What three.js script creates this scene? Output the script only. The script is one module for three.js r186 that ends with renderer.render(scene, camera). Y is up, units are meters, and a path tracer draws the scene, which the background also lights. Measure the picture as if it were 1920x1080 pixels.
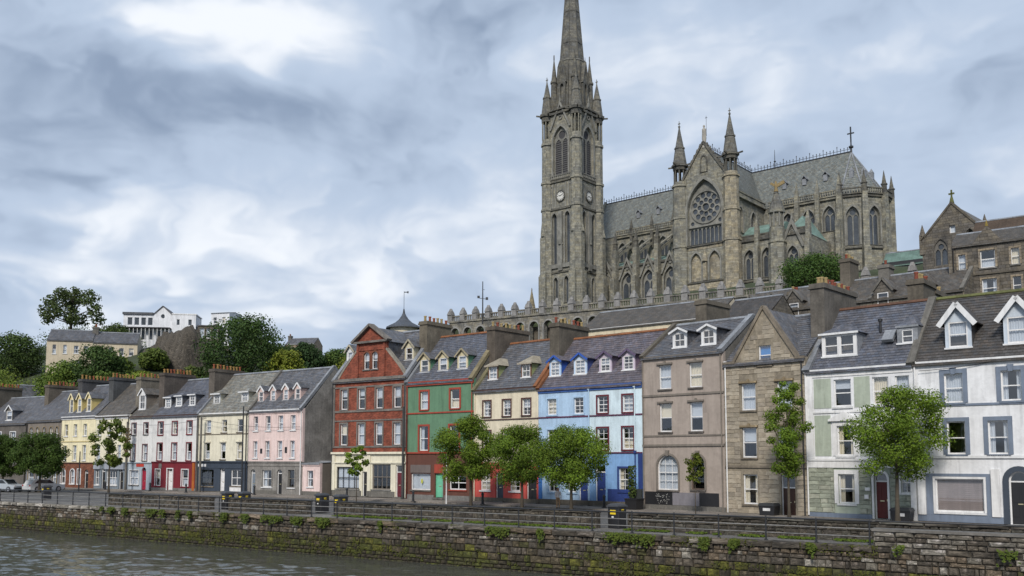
import * as THREE from 'three';
import { mergeGeometries } from 'three/addons/utils/BufferGeometryUtils.js';
import { MarchingCubes } from 'three/addons/objects/MarchingCubes.js';

// ---------- camera, sky, sun, exposure ----------
const scene = new THREE.Scene();
const camera = new THREE.PerspectiveCamera(2 * Math.atan(715 / 1700) * 180 / Math.PI, 1920 / 1080, 0.5, 6000);
camera.setViewOffset(1920, 1430, 0, 0, 1920, 1080);      // rising-front lens: verticals stay nearly upright
camera.position.set(0, 6.15, 0);
camera.rotation.x = Math.atan(0.085);
const renderer = new THREE.WebGLRenderer({ antialias: true });
renderer.toneMapping = THREE.LinearToneMapping;
renderer.toneMappingExposure = 2.2;
renderer.shadowMap.enabled = true;
renderer.setSize(1024, 576);

function rng(seed) { let a = seed >>> 0; return () => { a = (a + 0x6D2B79F5) | 0; let t = Math.imul(a ^ (a >>> 15), 1 | a); t = (t + Math.imul(t ^ (t >>> 7), 61 | t)) ^ t; return ((t ^ (t >>> 14)) >>> 0) / 4294967296; }; }
const hash = (x, y, s) => { let h = Math.imul(x, 374761393) + Math.imul(y, 668265263) + Math.imul(s, 2147483647 ^ 0x5bd1e995); h = Math.imul(h ^ (h >>> 13), 1274126177); return ((h ^ (h >>> 16)) >>> 0) / 4294967296; };
const sm = t => t * t * (3 - 2 * t), lerp = (a, b, t) => a + (b - a) * t, clamp = (v, a = 0, b = 1) => Math.min(b, Math.max(a, v)), sstep = (a, b, v) => sm(clamp((v - a) / (b - a)));
function vnoise(x, y, s, per) {
  const xi = Math.floor(x), yi = Math.floor(y), fx = sm(x - xi), fy = sm(y - yi), w = per ? (v => ((v % per) + per) % per) : (v => v);
  return lerp(lerp(hash(w(xi), w(yi), s), hash(w(xi + 1), w(yi), s), fx), lerp(hash(w(xi), w(yi + 1), s), hash(w(xi + 1), w(yi + 1), s), fx), fy);
}
function fbm(x, y, s, oct = 5, per = 0) { let v = 0, a = 0.5, n = 0; for (let o = 0; o < oct; o++) { v += a * vnoise(x, y, s + o, per); n += a; x *= 2; y *= 2; per *= 2; a *= 0.5; } return v / n; }

{ // overcast sky: broken grey cloud sheet, thin and bright where it tears
  const Wd = 3072, Hd = 1536, data = new Float32Array(Wd * Hd * 4), E = 2.15;
  const blobs = [ // azimuth, elevation (degrees), half sizes, brightness
    [-17.3, 24.6, 6.5, 2.2, 0.62], [-12, 25.6, 4.5, 2.0, 0.32], [-21, 23.8, 3, 1.3, .2], [-9, 12.6, 9, 3.0, 0.22], [-25, 14.2, 8, 1.7, 0.20], [-2, 14.5, 6, 3.5, 0.14], [-12, 9.4, 7, 1.6, 0.20], [-29, 11.2, 5, 1.0, .18],
    [-20, 19.0, 9, 2.6, -0.10], [-30, 26, 5, 4.5, -0.22], [-29, 19.5, 5, 2.5, -.12], [-6, 20, 8, 2.0, -0.12], [-28, 15.3, 3, .5, -0.30], [-28, 12.7, 3.2, .7, -0.30], [-23, 10.7, 5, .6, -0.24], [-8.5, 8.2, 2.2, 1.0, -0.22], [-3, 25.5, 5, 3, -.10],
    [26, 27, 8, 3.2, -0.20], [12, 24, 5, 2.4, 0.14], [8, 27.5, 5, 1.6, -0.06], [28, 20, 6, 2.6, -0.08], [22, 23, 6, 1.2, 0.10], [15, 19.5, 7, 1.6, -.06], [22, 15.5, 8, 2.0, 0.08]];
  for (let j = 0; j < Hd; j++) for (let i = 0; i < Wd; i++) {
    const th = ((i + .5) / Wd - .5) * 2 * Math.PI, el = ((j + .5) / Hd - .5) * Math.PI, ce = Math.cos(el);
    if (el < -.05) { const o = (j * Wd + i) * 4; data[o] = .30 / E; data[o + 1] = .34 / E; data[o + 2] = .38 / E; data[o + 3] = 1; continue; }
    const dx = ce * Math.cos(th), dz = ce * Math.sin(th), dy = Math.sin(el);
    const az = Math.atan2(dx, -dz) * 57.2958, eld = el * 57.2958, k = 1 / (Math.max(dy, 0) + 0.16);
    const X = dx * k * 1.7, Y = dz * k * 1.7;
    const wx = fbm(X * 1.1 + 7, Y * 1.1 + 3, 11, 4), wy = fbm(X * 1.1 - 5, Y * 1.1 + 9, 12, 4);
    const n = fbm(X * 1.5 + 2.2 * wx + 20, Y * 2.2 + 2.2 * wy + 20, 31, 6), n2 = fbm(az * .115 + 30 + 2.4 * wx, eld * .23 + 2.4 * wy, 51, 6), n3 = fbm(az * .42 + 60 + 2 * wy, eld * .7 + 9 * n2, 57, 4);
    let b = 0.43 + (n - .5) * 0.55 + (n2 - .5) * 0.74 + (n3 - .5) * .32 + 0.06 * sstep(16, 4, eld);
    const ex = (wx - .5) * 9 + (n2 - .5) * 6, ey = (wy - .5) * 3 + (n - .5) * 3 + (n2 - .5) * 1.6;
    for (const [a, e, sx, sy, v] of blobs) { const u = (az + ex - a) / sx, w = (eld + ey - e) / sy, q = u * u + w * w; if (q < 9) b += v * Math.exp(-q); }
    b = .12 + .88 * clamp(b, 0.02, 1);
    const t1 = sstep(0, .55, b), t2 = sstep(.5, 1, b), o = (j * Wd + i) * 4;
    data[o] = lerp(lerp(.235, .50, t1), .90, t2) / E; data[o + 1] = lerp(lerp(.31, .60, t1), .94, t2) / E; data[o + 2] = lerp(lerp(.44, .755, t1), 1.0, t2) / E; data[o + 3] = 1;
  }
  const t = new THREE.DataTexture(data, Wd, Hd, THREE.RGBAFormat, THREE.FloatType);
  t.mapping = THREE.EquirectangularReflectionMapping; t.magFilter = t.minFilter = THREE.LinearFilter; t.wrapS = THREE.RepeatWrapping; t.needsUpdate = true;
  scene.background = t; scene.environment = t;
}
const sun = new THREE.DirectionalLight(0xfff7ec, 1.5);
sun.position.set(-38, 130, 62); sun.target.position.set(0, 10, -90);
sun.castShadow = true; sun.shadow.radius = 22; sun.shadow.mapSize.set(4096, 4096);
Object.assign(sun.shadow.camera, { left: -160, right: 160, top: 160, bottom: -160, near: 1, far: 500 });
scene.add(sun, sun.target);

// ---------- textures and materials ----------
function tex(size, metres, fn, srgb = true) {
  const d = new Uint8Array(size * size * 4);
  for (let j = 0; j < size; j++) for (let i = 0; i < size; i++) { const c = fn(i / size, j / size), o = (j * size + i) * 4; for (let k = 0; k < 3; k++) d[o + k] = clamp(Array.isArray(c) ? c[k] : c) * 255; d[o + 3] = 255; }
  const t = new THREE.DataTexture(d, size, size); t.wrapS = t.wrapT = THREE.RepeatWrapping; t.magFilter = THREE.LinearFilter; t.minFilter = THREE.LinearMipmapLinearFilter; t.generateMipmaps = true;
  t.repeat.set(1 / metres, 1 / metres); if (srgb) t.colorSpace = THREE.SRGBColorSpace; t.needsUpdate = true; return t;
}
const grey = v => [v, v, v];
// painted render: mottling plus rain streaks
const plasterT = tex(512, 7, (u, v) => { const a = fbm(u * 6, v * 6, 3, 5, 6), s = fbm(u * 40, v * 3, 5, 3, 0), b = fbm(u * 48, v * 48, 8, 2, 48); return grey(0.955 + (a - .5) * 0.12 + (s - .5) * .10 + (b - .5) * .05 - .05 * sstep(.6, .68, a) - .05 * sstep(.62, .7, fbm(u * 22, v * 2.2, 15, 4, 0))); });
const plasterB = tex(256, 1.5, (u, v) => fbm(u * 24, v * 24, 9, 4, 24), false);
// squared ashlar blocks, grey limestone with buff blocks and lichen
const blockRows = 20; const ashlarInfo = (u, v) => { const r = Math.floor(v * blockRows), fy = v * blockRows - r, n = 8 + Math.floor(hash(r, 1, 77) * 4), off = hash(r, 2, 77), x = (u + off) * n, i = ((Math.floor(x) % n) + n) % n; return [hash(i, r, 5), hash(i, r, 6), Math.min(x - Math.floor(x), 1 - (x - Math.floor(x))) / n * 6, Math.min(fy, 1 - fy) / blockRows * 6]; };
const ashlarT = tex(1024, 6, (u, v) => { const [a, b, dx, dy] = ashlarInfo(u, v), m = sstep(.004, .02, Math.min(dx, dy)), f = fbm(u * 7, v * 7, 21, 6, 7), g = fbm(u * 70, v * 70, 22, 3, 70), st = sstep(.55, .75, fbm(u * 18, v * 4, 28, 4, 0)); let t = .84 + (a - .5) * .17 + (f - .5) * .26 + (g - .5) * .24 - .12 * st; const w = (b - .5) * .04 + (f - .5) * .07; t *= lerp(.74, 1, m); return [t * (1.0 + w), t * (.985 + w * .4), t * (.945 - w)]; });
const ashlarB = tex(1024, 6, (u, v) => { const [a, , dx, dy] = ashlarInfo(u, v); return sstep(0, .03, Math.min(dx, dy)) * (.6 + .3 * a) + .3 * (fbm(u * 60, v * 60, 23, 3, 60) - .3); }, false);
const slateInfo = (u, v) => { const R = 14, r = Math.floor(v * R), n = 14, x = u * n + (r % 2) * .5, i = ((Math.floor(x) % n) + n) % n; return [hash(i, r, 41), x - Math.floor(x), v * R - r, hash(i, r, 43)]; };
const slateT = tex(512, 3.6, (u, v) => { const [a, fx, fy, b] = slateInfo(u, v), f = fbm(u * 5, v * 5, 44, 5, 5), g = fbm(u * 50, v * 50, 45, 2, 50); const e = Math.min(fx, 1 - fx) < .035 || fy < .05 ? .72 : 1, l = sstep(.66, .78, f) * .1; const t = (.82 + (a - .5) * .17 + (f - .5) * .26 + (g - .5) * .14 + l) * e; return [t * (1 + (b - .5) * .07), t, t * (1 - (b - .5) * .08)]; });
const slateB = tex(512, 3.6, (u, v) => { const [a, fx, fy] = slateInfo(u, v); return (Math.min(fx, 1 - fx) < .03 ? .2 : .75) * (1 - fy * .3) + a * .25; }, false);
const brickT = tex(512, 1.8, (u, v) => { const R = 24, r = Math.floor(v * R), n = 8, x = u * n + (r % 2) * .5, fx = x - Math.floor(x), fy = v * R - r, i = ((Math.floor(x) % n) + n) % n, a = hash(i, r, 61), f = fbm(u * 4, v * 4, 62, 4, 4); if (Math.min(fx, 1 - fx) < .03 || fy < .14) return [.72 + f * .1, .66 + f * .1, .62]; const t = .82 + (a - .5) * .3 + (f - .5) * .3; return [t, t * .95, t * .93]; });
const rockT = tex(512, 1.1, (u, v) => { const f = fbm(u * 4, v * 4, 71, 6, 4), g = fbm(u * 22, v * 22, 73, 4, 22), w = sstep(.60, .72, fbm(u * 7, v * 7, 75, 4, 7)); const t = .58 + (f - .5) * .75 + (g - .5) * .5 + w * .25; return [t, t * .97, t * .92 + w * .03]; });
const rockB = tex(256, 1.1, (u, v) => fbm(u * 10, v * 10, 76, 5, 10), false);
const grainT = tex(512, 5, (u, v) => { const f = fbm(u * 4, v * 4, 81, 5, 4), g = fbm(u * 64, v * 64, 83, 2, 64); return grey(.8 + (f - .5) * .45 + (g - .5) * .3); });
const weatherT = tex(512, 5, (u, v) => { const f = fbm(u * 5, v * 5, 91, 5, 5), s = fbm(u * 34, v * 2, 93, 3, 0), g = fbm(u * 50, v * 50, 94, 2, 50); return grey(.84 + (f - .5) * .42 + (s - .5) * .16 + (g - .5) * .16); });
const std = (rgb, o = {}) => { const m = new THREE.MeshStandardMaterial({ roughness: .9, metalness: 0, side: THREE.DoubleSide, ...o }); m.color.setRGB(...rgb); return m; };
const plas = (r, g, b) => std([r, g, b], { map: plasterT, bumpMap: plasterB, bumpScale: .006, roughness: .88 });
const paint = (r, g, b) => std([r, g, b], { map: plasterT, roughness: .55 });
const ashlar = (r, g, b) => std([r, g, b], { map: ashlarT, bumpMap: ashlarB, bumpScale: .03 });
const slate = (r, g, b) => std([r, g, b], { map: slateT, bumpMap: slateB, bumpScale: .02, roughness: .62 });
const weathered = (r, g, b, ro = .92) => std([r, g, b], { map: weatherT, bumpMap: rockB, bumpScale: .01, roughness: ro });
const grainy = (r, g, b, ro = .95) => std([r, g, b], { map: grainT, bumpMap: rockB, bumpScale: .008, roughness: ro });
const rockM = (r, g, b) => std([r, g, b], { map: rockT, bumpMap: rockB, bumpScale: .025 });
const glass = new THREE.MeshPhysicalMaterial({ color: 0xffffff, transmission: 1, thickness: 0, roughness: .03, ior: 2.1, side: THREE.DoubleSide });
const leadGlass = std([.085, .10, .12], { roughness: .22, map: grainT });
const curtainM = [std([.46, .51, .57]), std([.60, .56, .45]), std([.27, .235, .23], { map: plasterT })];
const dark = std([.02, .02, .022]), iron = std([.03, .032, .036], { roughness: .5, metalness: .3 }), black = std([.018, .018, .02], { roughness: .4 });
const white = paint(.78, .78, .78), whiteTrim = paint(.74, .75, .76), leadM = weathered(.30, .32, .35, .6), potM = [weathered(.42, .13, .06), weathered(.50, .30, .10), weathered(.36, .10, .06), weathered(.55, .42, .20)];
const cementM = weathered(.20, .19, .17), cementDark = weathered(.155, .136, .108), copperM = weathered(.20, .315, .275, .75), brassM = std([.7, .62, .4], { roughness: .4, metalness: .8 });

// ---------- geometry helpers ----------
const V = (x, y, z) => new THREE.Vector3(x, y, z);
class B {                                   // gathers faces, builds ONE geometry with uv in metres
  constructor(m) { this.m = m || null; this.p = []; this.n = []; this.c = null; }
  tri(a, b, c) { const q = [a, b, c].map(v => { const w = Array.isArray(v) ? V(...v) : v.clone(); return this.m ? w.applyMatrix4(this.m) : w; }); const n = q[1].clone().sub(q[0]).cross(q[2].clone().sub(q[0])).normalize(); for (const w of q) { this.p.push(w.x, w.y, w.z); this.n.push(n.x, n.y, n.z); } return this; }
  quad(a, b, c, d) { return this.tri(a, b, c).tri(a, c, d); }
  box(x0, x1, y0, y1, z0, z1) {
    this.quad([x0, y0, z1], [x1, y0, z1], [x1, y1, z1], [x0, y1, z1]); this.quad([x1, y0, z0], [x0, y0, z0], [x0, y1, z0], [x1, y1, z0]);
    this.quad([x0, y0, z0], [x0, y0, z1], [x0, y1, z1], [x0, y1, z0]); this.quad([x1, y0, z1], [x1, y0, z0], [x1, y1, z0], [x1, y1, z1]);
    this.quad([x0, y1, z1], [x1, y1, z1], [x1, y1, z0], [x0, y1, z0]); return this.quad([x0, y0, z0], [x1, y0, z0], [x1, y0, z1], [x0, y0, z1]);
  }
  frust(cx, cz, y0, r0, y1, r1, n = 8, rot = Math.PI / 8) {
    const P = (k, r, y) => [cx + r * Math.cos(rot + k * 2 * Math.PI / n), y, cz + r * Math.sin(rot + k * 2 * Math.PI / n)];
    for (let k = 0; k < n; k++) { this.quad(P(k + 1, r0, y0), P(k, r0, y0), P(k, r1, y1), P(k + 1, r1, y1)); if (r1 > .001) this.tri(P(k + 1, r1, y1), P(k, r1, y1), [cx, y1, cz]); this.tri(P(k, r0, y0), P(k + 1, r0, y0), [cx, y0, cz]); } return this;
  }
  beam(a, b, w, h) { // rectangular bar from a to b
    const A = V(...a), D = V(...b).sub(A), L = D.length(); D.normalize(); const up = Math.abs(D.y) > .95 ? V(1, 0, 0) : V(0, 1, 0), S = D.clone().cross(up).normalize(), U = S.clone().cross(D);
    const Q = (l, s, u) => A.clone().addScaledVector(D, l).addScaledVector(S, s * w / 2).addScaledVector(U, u * h / 2);
    const c = [[-1, -1], [1, -1], [1, 1], [-1, 1]];
    for (let k = 0; k < 4; k++) { const [s, u] = c[k], [s2, u2] = c[(k + 1) % 4]; this.quad(Q(0, s2, u2), Q(0, s, u), Q(L, s, u), Q(L, s2, u2)); }
    this.quad(Q(0, -1, -1), Q(0, 1, -1), Q(0, 1, 1), Q(0, -1, 1)); return this.quad(Q(L, 1, -1), Q(L, -1, -1), Q(L, -1, 1), Q(L, 1, 1));
  }
  slab(a, b, c, d, t) { const [A, Bq, C, D] = [a, b, c, d].map(v => V(...v)), n = Bq.clone().sub(A).cross(D.clone().sub(A)).normalize().multiplyScalar(-t), E = [A, Bq, C, D], F = E.map(v => v.clone().add(n)); this.quad(A, Bq, C, D); this.quad(F[3], F[2], F[1], F[0]); for (let k = 0; k < 4; k++) { const l = (k + 1) % 4; this.quad(E[k], F[k], F[l], E[l]); } return this; }
  geo(g, m) { const q = g.index ? g.toNonIndexed() : g; if (m) q.applyMatrix4(m); if (this.m) q.applyMatrix4(this.m); const P = q.attributes.position.array, N = q.attributes.normal.array; for (let i = 0; i < P.length; i++) { this.p.push(P[i]); this.n.push(N[i]); } return this; }
  prism(pts, z0, z1, holes) { const s = new THREE.Shape(pts.map(p => new THREE.Vector2(...p))); for (const h of holes || []) s.holes.push(new THREE.Path(h.map(p => new THREE.Vector2(...p)))); const g = new THREE.ExtrudeGeometry(s, { depth: z1 - z0, bevelEnabled: false, curveSegments: 8 }); g.translate(0, 0, z0); return this.geo(g); }
  tube(pts, r, n = 6) { return this.geo(new THREE.TubeGeometry(new THREE.CatmullRomCurve3(pts.map(p => V(...p))), Math.max(2, pts.length * 3), r, n, false)); }
  cyl(x, y0, y1, z, r0, r1 = r0, n = 10) { const g = new THREE.CylinderGeometry(r1, r0, y1 - y0, n); g.translate(x, (y0 + y1) / 2, z); return this.geo(g); }
  build() {
    const g = new THREE.BufferGeometry(), n = this.p.length / 3, uv = new Float32Array(n * 2), p = this.p, N = this.n;
    for (let i = 0; i < n; i++) { const ax = Math.abs(N[i * 3]), ay = Math.abs(N[i * 3 + 1]), az = Math.abs(N[i * 3 + 2]), x = p[i * 3], y = p[i * 3 + 1], z = p[i * 3 + 2]; if (ay > .85) { uv[i * 2] = x; uv[i * 2 + 1] = z; } else if (ax > az) { uv[i * 2] = z; uv[i * 2 + 1] = ay > .3 ? y / Math.sqrt(1 - ay * ay) : y; } else { uv[i * 2] = x; uv[i * 2 + 1] = ay > .3 ? y / Math.sqrt(1 - ay * ay) : y; } }
    g.setAttribute('position', new THREE.Float32BufferAttribute(p, 3)); g.setAttribute('normal', new THREE.Float32BufferAttribute(N, 3)); g.setAttribute('uv', new THREE.BufferAttribute(uv, 2));
    if (this.c) g.setAttribute('color', new THREE.Float32BufferAttribute(this.c, 3)); return g;
  }
}
const rect = (x0, x1, y0, y1) => [[x0, y0], [x1, y0], [x1, y1], [x0, y1]];
function archPts(x0, x1, y0, y1, kind) { // opening outline: 'pointed', 'round', 'flat'
  const w = x1 - x0, c = (x0 + x1) / 2, o = [[x0, y0], [x1, y0]];
  if (kind === 'round') { const r = w / 2, ys = y1 - r; for (let k = 0; k <= 12; k++) { const a = Math.PI * k / 12; o.push([c + r * Math.cos(a), ys + r * Math.sin(a)]); } }
  else if (kind === 'pointed') { const R = w * .95, d = R - w / 2, rise = Math.sqrt(R * R - d * d), ys = y1 - rise, A = Math.acos(d / R); for (let k = 0; k <= 6; k++) { const a = A * k / 6; o.push([c - d + R * Math.cos(a), ys + R * Math.sin(a)]); } for (let k = 5; k >= 0; k--) { const a = A * k / 6; o.push([c + d - R * Math.cos(a), ys + R * Math.sin(a)]); } }
  else o.push([x1, y1], [x0, y1]);
  return o;
}
const circ = (x, y, r, n = 16) => Array.from({ length: n }, (_, k) => [x + r * Math.cos(2 * Math.PI * k / n), y + r * Math.sin(2 * Math.PI * k / n)]);
const used = {};
const numbered = n => { const k = used[n] = (used[n] ?? -1) + 1; return k ? n + '_' + String(k).padStart(3, '0') : n; };
function thing(name, label, category, pos = [0, 0, 0], ang = 0, group) { const g = new THREE.Group(); g.name = numbered(name); g.position.set(...pos); g.rotation.y = ang * Math.PI / 180; g.userData = { label, category }; if (group) g.userData.group = group; scene.add(g); return g; }
function add(parent, name, geo, mat) { const m = new THREE.Mesh(geo instanceof B ? geo.build() : geo, mat); m.name = parent === scene ? numbered(name) : name; m.castShadow = m.receiveShadow = true; parent.add(m); return m; }
function structure(name, geo, mat, label) { const m = add(scene, name, geo, mat); m.userData = { kind: 'structure', label }; return m; }
// ---------- windows and doors ----------
const cache = new Map(); const cached = (k, f) => { if (!cache.has(k)) cache.set(k, f()); return cache.get(k); };
const wr = rng(4242);
function sashGeo(w, h, style, arch) {
  return cached('s' + [w.toFixed(2), h.toFixed(2), style, arch], () => {
    const b = new B(), t = Math.min(.075, w * .075), o = archPts(-w / 2, w / 2, 0, h, arch), i = archPts(-w / 2 + t, w / 2 - t, t * 1.3, h - t, arch);
    b.prism(o, -.06, .05, [i]);
    const rail = (y, z0, z1, th = .05) => b.box(-w / 2 + t, w / 2 - t, y - th / 2, y + th / 2, z0, z1), mull = (x, y0, y1, th = .03) => b.box(x - th / 2, x + th / 2, y0, y1, -.035, .02), top = arch ? h - w * .12 : h - t;
    if (style !== 'fixed') rail(h * .5, -.045, .045, .065);
    if (style === '2' || style === '4') mull(0, t, top, .035);
    if (style === '4') { rail(h * .26, -.03, .015, .03); rail(h * .75, -.03, .015, .03); }
    if (style === '6') { mull(-w / 6, t, arch ? h - w * .2 : top); mull(w / 6, t, arch ? h - w * .2 : top); rail(h * .27, -.03, .015, .03); rail(h * .74, -.03, .015, .03); }
    if (style === 'fixed2') mull(0, t, top, .06);
    if (style === 'fixed4') { for (const x of [-.25, 0, .25]) mull(x * w, t, top, .05); }
    return b.build();
  });
}
function paneGeo(w, y0, y1, h, arch) { return cached('p' + [w.toFixed(2), y0.toFixed(2), y1.toFixed(2), arch], () => { const b = new B(), t = .05; if (arch && y1 > h - .02) { b.geo(new THREE.ShapeGeometry(new THREE.Shape(archPts(-w / 2 + t, w / 2 - t, y0, h - t, arch).map(p => new THREE.Vector2(...p))), 8)); } else b.quad([-w / 2 + t, y0, 0], [w / 2 - t, y0, 0], [w / 2 - t, y1, 0], [-w / 2 + t, y1, 0]); return b.build(); }); }
function curtainGeo(x0, x1, y0, y1) { return cached('c' + [x0, x1, y0, y1].map(v => v.toFixed(2)), () => { const b = new B(), n = Math.max(6, Math.round((x1 - x0) * 22)); const z = k => .025 * Math.sin(k * 2.1) + .012 * Math.sin(k * 5.3 + 1); for (let k = 0; k < n; k++) { const a = lerp(x0, x1, k / n), c = lerp(x0, x1, (k + 1) / n); b.quad([a, y0, z(k)], [c, y0, z(k + 1)], [c, y1, z(k + 1)], [a, y1, z(k)]); } return b.build(); }); }
function addWindow(parent, x0, x1, y0, y1, o = {}) {
  const w = x1 - x0, h = y1 - y0, dz = o.z ?? 0, deep = o.deep ?? .15, style = o.style || '1';
  const m = add(parent, o.name || 'window', sashGeo(w, h, style, o.arch), o.frame || white); m.position.set((x0 + x1) / 2, y0, dz - deep);
  const pane = (a, c, z) => { const p = add(m, 'pane', paneGeo(w, a, c, h, o.arch), glass); p.position.z = z; p.rotation.y = (wr() - .5) * .03; p.rotation.x = (wr() - .5) * .03; };
  if (style.startsWith('fixed')) pane(.04, h - .03, 0); else { pane(.04, h * .5, -.02); pane(h * .5, h, .015); }
  const c = o.curtain ?? ['net', 'net', 'drapes', 'blind', 'none', 'net', 'none', 'half'][Math.floor(wr() * 8)];
  if (c !== 'none') { const mt = curtainM[o.cm ?? (wr() < .75 ? 0 : 1)]; const cu = (a, bq, e, f) => { const q = add(m, c === 'blind' ? 'blind' : 'curtain', c === 'blind' ? cached('b' + [a, bq, e, f].map(v => v.toFixed(2)), () => new B().box(a, bq, e, f, -.004, .004).build()) : curtainGeo(a, bq, e, f), mt); q.position.z = -.16; }; const hh = h * .985, ww = w / 2 + .02; if (c === 'net') cu(-ww, ww, 0, hh); else if (c === 'drapes') { cu(-ww, -w * .2, 0, hh); cu(w * .22, ww, 0, hh); } else if (c === 'shut') { const q = add(m, 'shutter', new B().box(-ww, ww, 0, hh, -.01, .01), mt); q.position.z = -.1; for (let y = .12; y < hh; y += .12) { const s = add(m, 'shutter_slat', cached('slat' + w.toFixed(2), () => new B().box(-ww, ww, -.005, .04, -.012, .016).build()), mt); s.position.set(0, y, -.1); } } else if (c === 'half') cu(-ww, ww, 0, h * .5); else cu(-ww, ww, h * (.4 + .3 * wr()), hh); }
  if (o.sill !== null) { const s = add(m, 'sill', cached('sl' + w.toFixed(2) + deep, () => new B().box(-w / 2 - .1, w / 2 + .1, -.12, -.002, -.04, deep + .1).build()), o.sill || whiteTrim); s.position.z = 0; }
  if (o.sur) { const sw = o.sw || .16, s = add(m, 'surround', cached('su' + [w.toFixed(2), h.toFixed(2), sw, o.arch, deep], () => new B().prism(archPts(-w / 2 - sw, w / 2 + sw, -(o.arch ? 0 : .0), h + sw, o.arch), .002, .06, [archPts(-w / 2, w / 2, .001, h, o.arch)]).build()), o.sur); s.position.z = deep; }
  if (o.key) { const s = add(m, 'keystone', cached('k' + deep, () => new B().prism([[-.11, -.06], [.11, -.06], [.17, .34], [-.17, .34]], 0, .12).build()), o.key); s.position.set(0, h, deep); }
  if (o.head) { const s = add(m, 'lintel', cached('hd' + w.toFixed(2) + deep, () => new B().box(-w / 2 - .14, w / 2 + .14, .03, .16, 0, .14).prism([[-.12, .16], [.12, .16], [.06, .3], [-.06, .3]], 0, .1).build()), o.head); s.position.set(0, h, deep); }
  return m;
}
function addDoor(parent, x0, x1, y0, y1, mat, o = {}) {
  const w = x1 - x0, fan = o.fan || 0, h = y1 - y0 - fan, b = new B(), deep = o.deep ?? .2;
  b.box(-w / 2 + .06, w / 2 - .06, .04, h, -.06, 0);
  const pw = (w - .12) / 2; if (!o.plain) for (const s of [-1, 1]) for (const [a, c] of [[.18, .46], [.52, .92]]) b.box(s * pw / 2 - pw * .34, s * pw / 2 + pw * .34, h * a, h * c - .03, 0, .025);
  const m = add(parent, 'door', b, mat); m.position.set((x0 + x1) / 2, y0, -deep);
  add(m, 'door_frame', new B().prism(archPts(-w / 2, w / 2, 0, h + fan, o.arch), -.08, .05, [archPts(-w / 2 + .07, w / 2 - .07, .001, h + fan - .07, o.arch)]).box(-w / 2 + .07, w / 2 - .07, h, h + .08, -.06, .04), o.frame || white);
  if (fan > .1) add(m, 'fanlight', new B().geo(new THREE.ShapeGeometry(new THREE.Shape(archPts(-w / 2 + .06, w / 2 - .06, h + .07, h + fan - .06, o.arch).map(p => new THREE.Vector2(...p))), 8)), glass);
  add(m, 'letter_box', new B().box(-.13, .13, h * .47, h * .47 + .06, .026, .04), brassM); add(m, 'door_handle', new B().box(w * .34, w * .34 + .05, h * .48, h * .48 + .12, 0, .07), brassM);
  add(m, 'step', new B().box(-w / 2 - .1, w / 2 + .1, -.16, .0, -.1, deep + .3), cementM);
  if (o.sur) { const s = add(m, 'surround', new B().prism(archPts(-w / 2 - o.sw, w / 2 + o.sw, 0, h + fan + o.sw, o.arch), .002, .1, [archPts(-w / 2, w / 2, .001, h + fan, o.arch)]), o.sur); s.position.z = deep; }
  return m;
}
// ---------- roofs: lapped slate courses, front and back ----------
function roofGeo(L, h, rise, D, over = .22, x0 = 0) {
  const b = new B(), H = D / 2;
  for (const sgn of [1, -1]) { const zc = -H, len = Math.hypot(H + over, rise * (H + over) / H), n = Math.round(len / .27), P = s => { const q = s / n; return [zc + sgn * (H + over) * (1 - q), h + rise - rise * (H + over) / H * (1 - q)]; };
    const ny = H / Math.hypot(H, rise), nz = sgn * rise / Math.hypot(H, rise);
    for (let k = 0; k < n; k++) { const [za, ya] = P(k), [zb, yb] = P(k + 1), t = .028, A = [x0, ya + ny * t, za + nz * t], Bq = [L, ya + ny * t, za + nz * t], C = [L, yb, zb], Dq = [x0, yb, zb]; if (sgn > 0) { b.quad(A, Bq, C, Dq); b.quad([x0, ya, za], [L, ya, za], Bq, A); } else { b.quad(Bq, A, Dq, C); b.quad([L, ya, za], [x0, ya, za], A, Bq); } }
    const [z0, y0] = P(0); const u = -.1; if (sgn > 0) { b.quad([L, y0 + u, z0], [x0, y0 + u, z0], [x0, h + rise + u, zc], [L, h + rise + u, zc]); b.quad([x0, y0 + u, z0], [L, y0 + u, z0], [L, y0, z0], [x0, y0, z0]); } else b.quad([x0, y0 + u, z0], [L, y0 + u, z0], [L, h + rise + u, zc], [x0, h + rise + u, zc]); }
  return b;
}
function addChimney(g, c) { // on the party wall: long side runs front to back
  const [x, z0, z1, y0, top, n, mat, pot] = c, t = .5, b = new B().box(x - t, x + t, y0, top - .35, z1, z0), m = add(g, 'chimney', b, mat);
  add(m, 'chimney_cap', new B().box(x - t - .1, x + t + .1, top - .35, top - .18, z1 - .1, z0 + .1).box(x - t - .05, x + t + .05, top - .18, top, z1 - .05, z0 + .05), mat);
  const pg = cached('pot', () => { const l = new THREE.LatheGeometry([[.13, 0], [.125, .1], [.105, .42], [.14, .46], [.14, .55], [.1, .55], [.09, .3]].map(p => new THREE.Vector2(...p)), 10); return new B().geo(l).build(); });
  for (let k = 0; k < n; k++) { const p = add(m, 'chimney_pot', pg, potM[(pot + Math.floor(wr() * 2)) % 4]); p.position.set(x + (wr() - .5) * .12, top, lerp(z0 - .3, z1 + .3, n > 1 ? k / (n - 1) : .5)); const q = 1 + wr() * .35; p.scale.set(1.05, q * .8, 1.05); }
}
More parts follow.
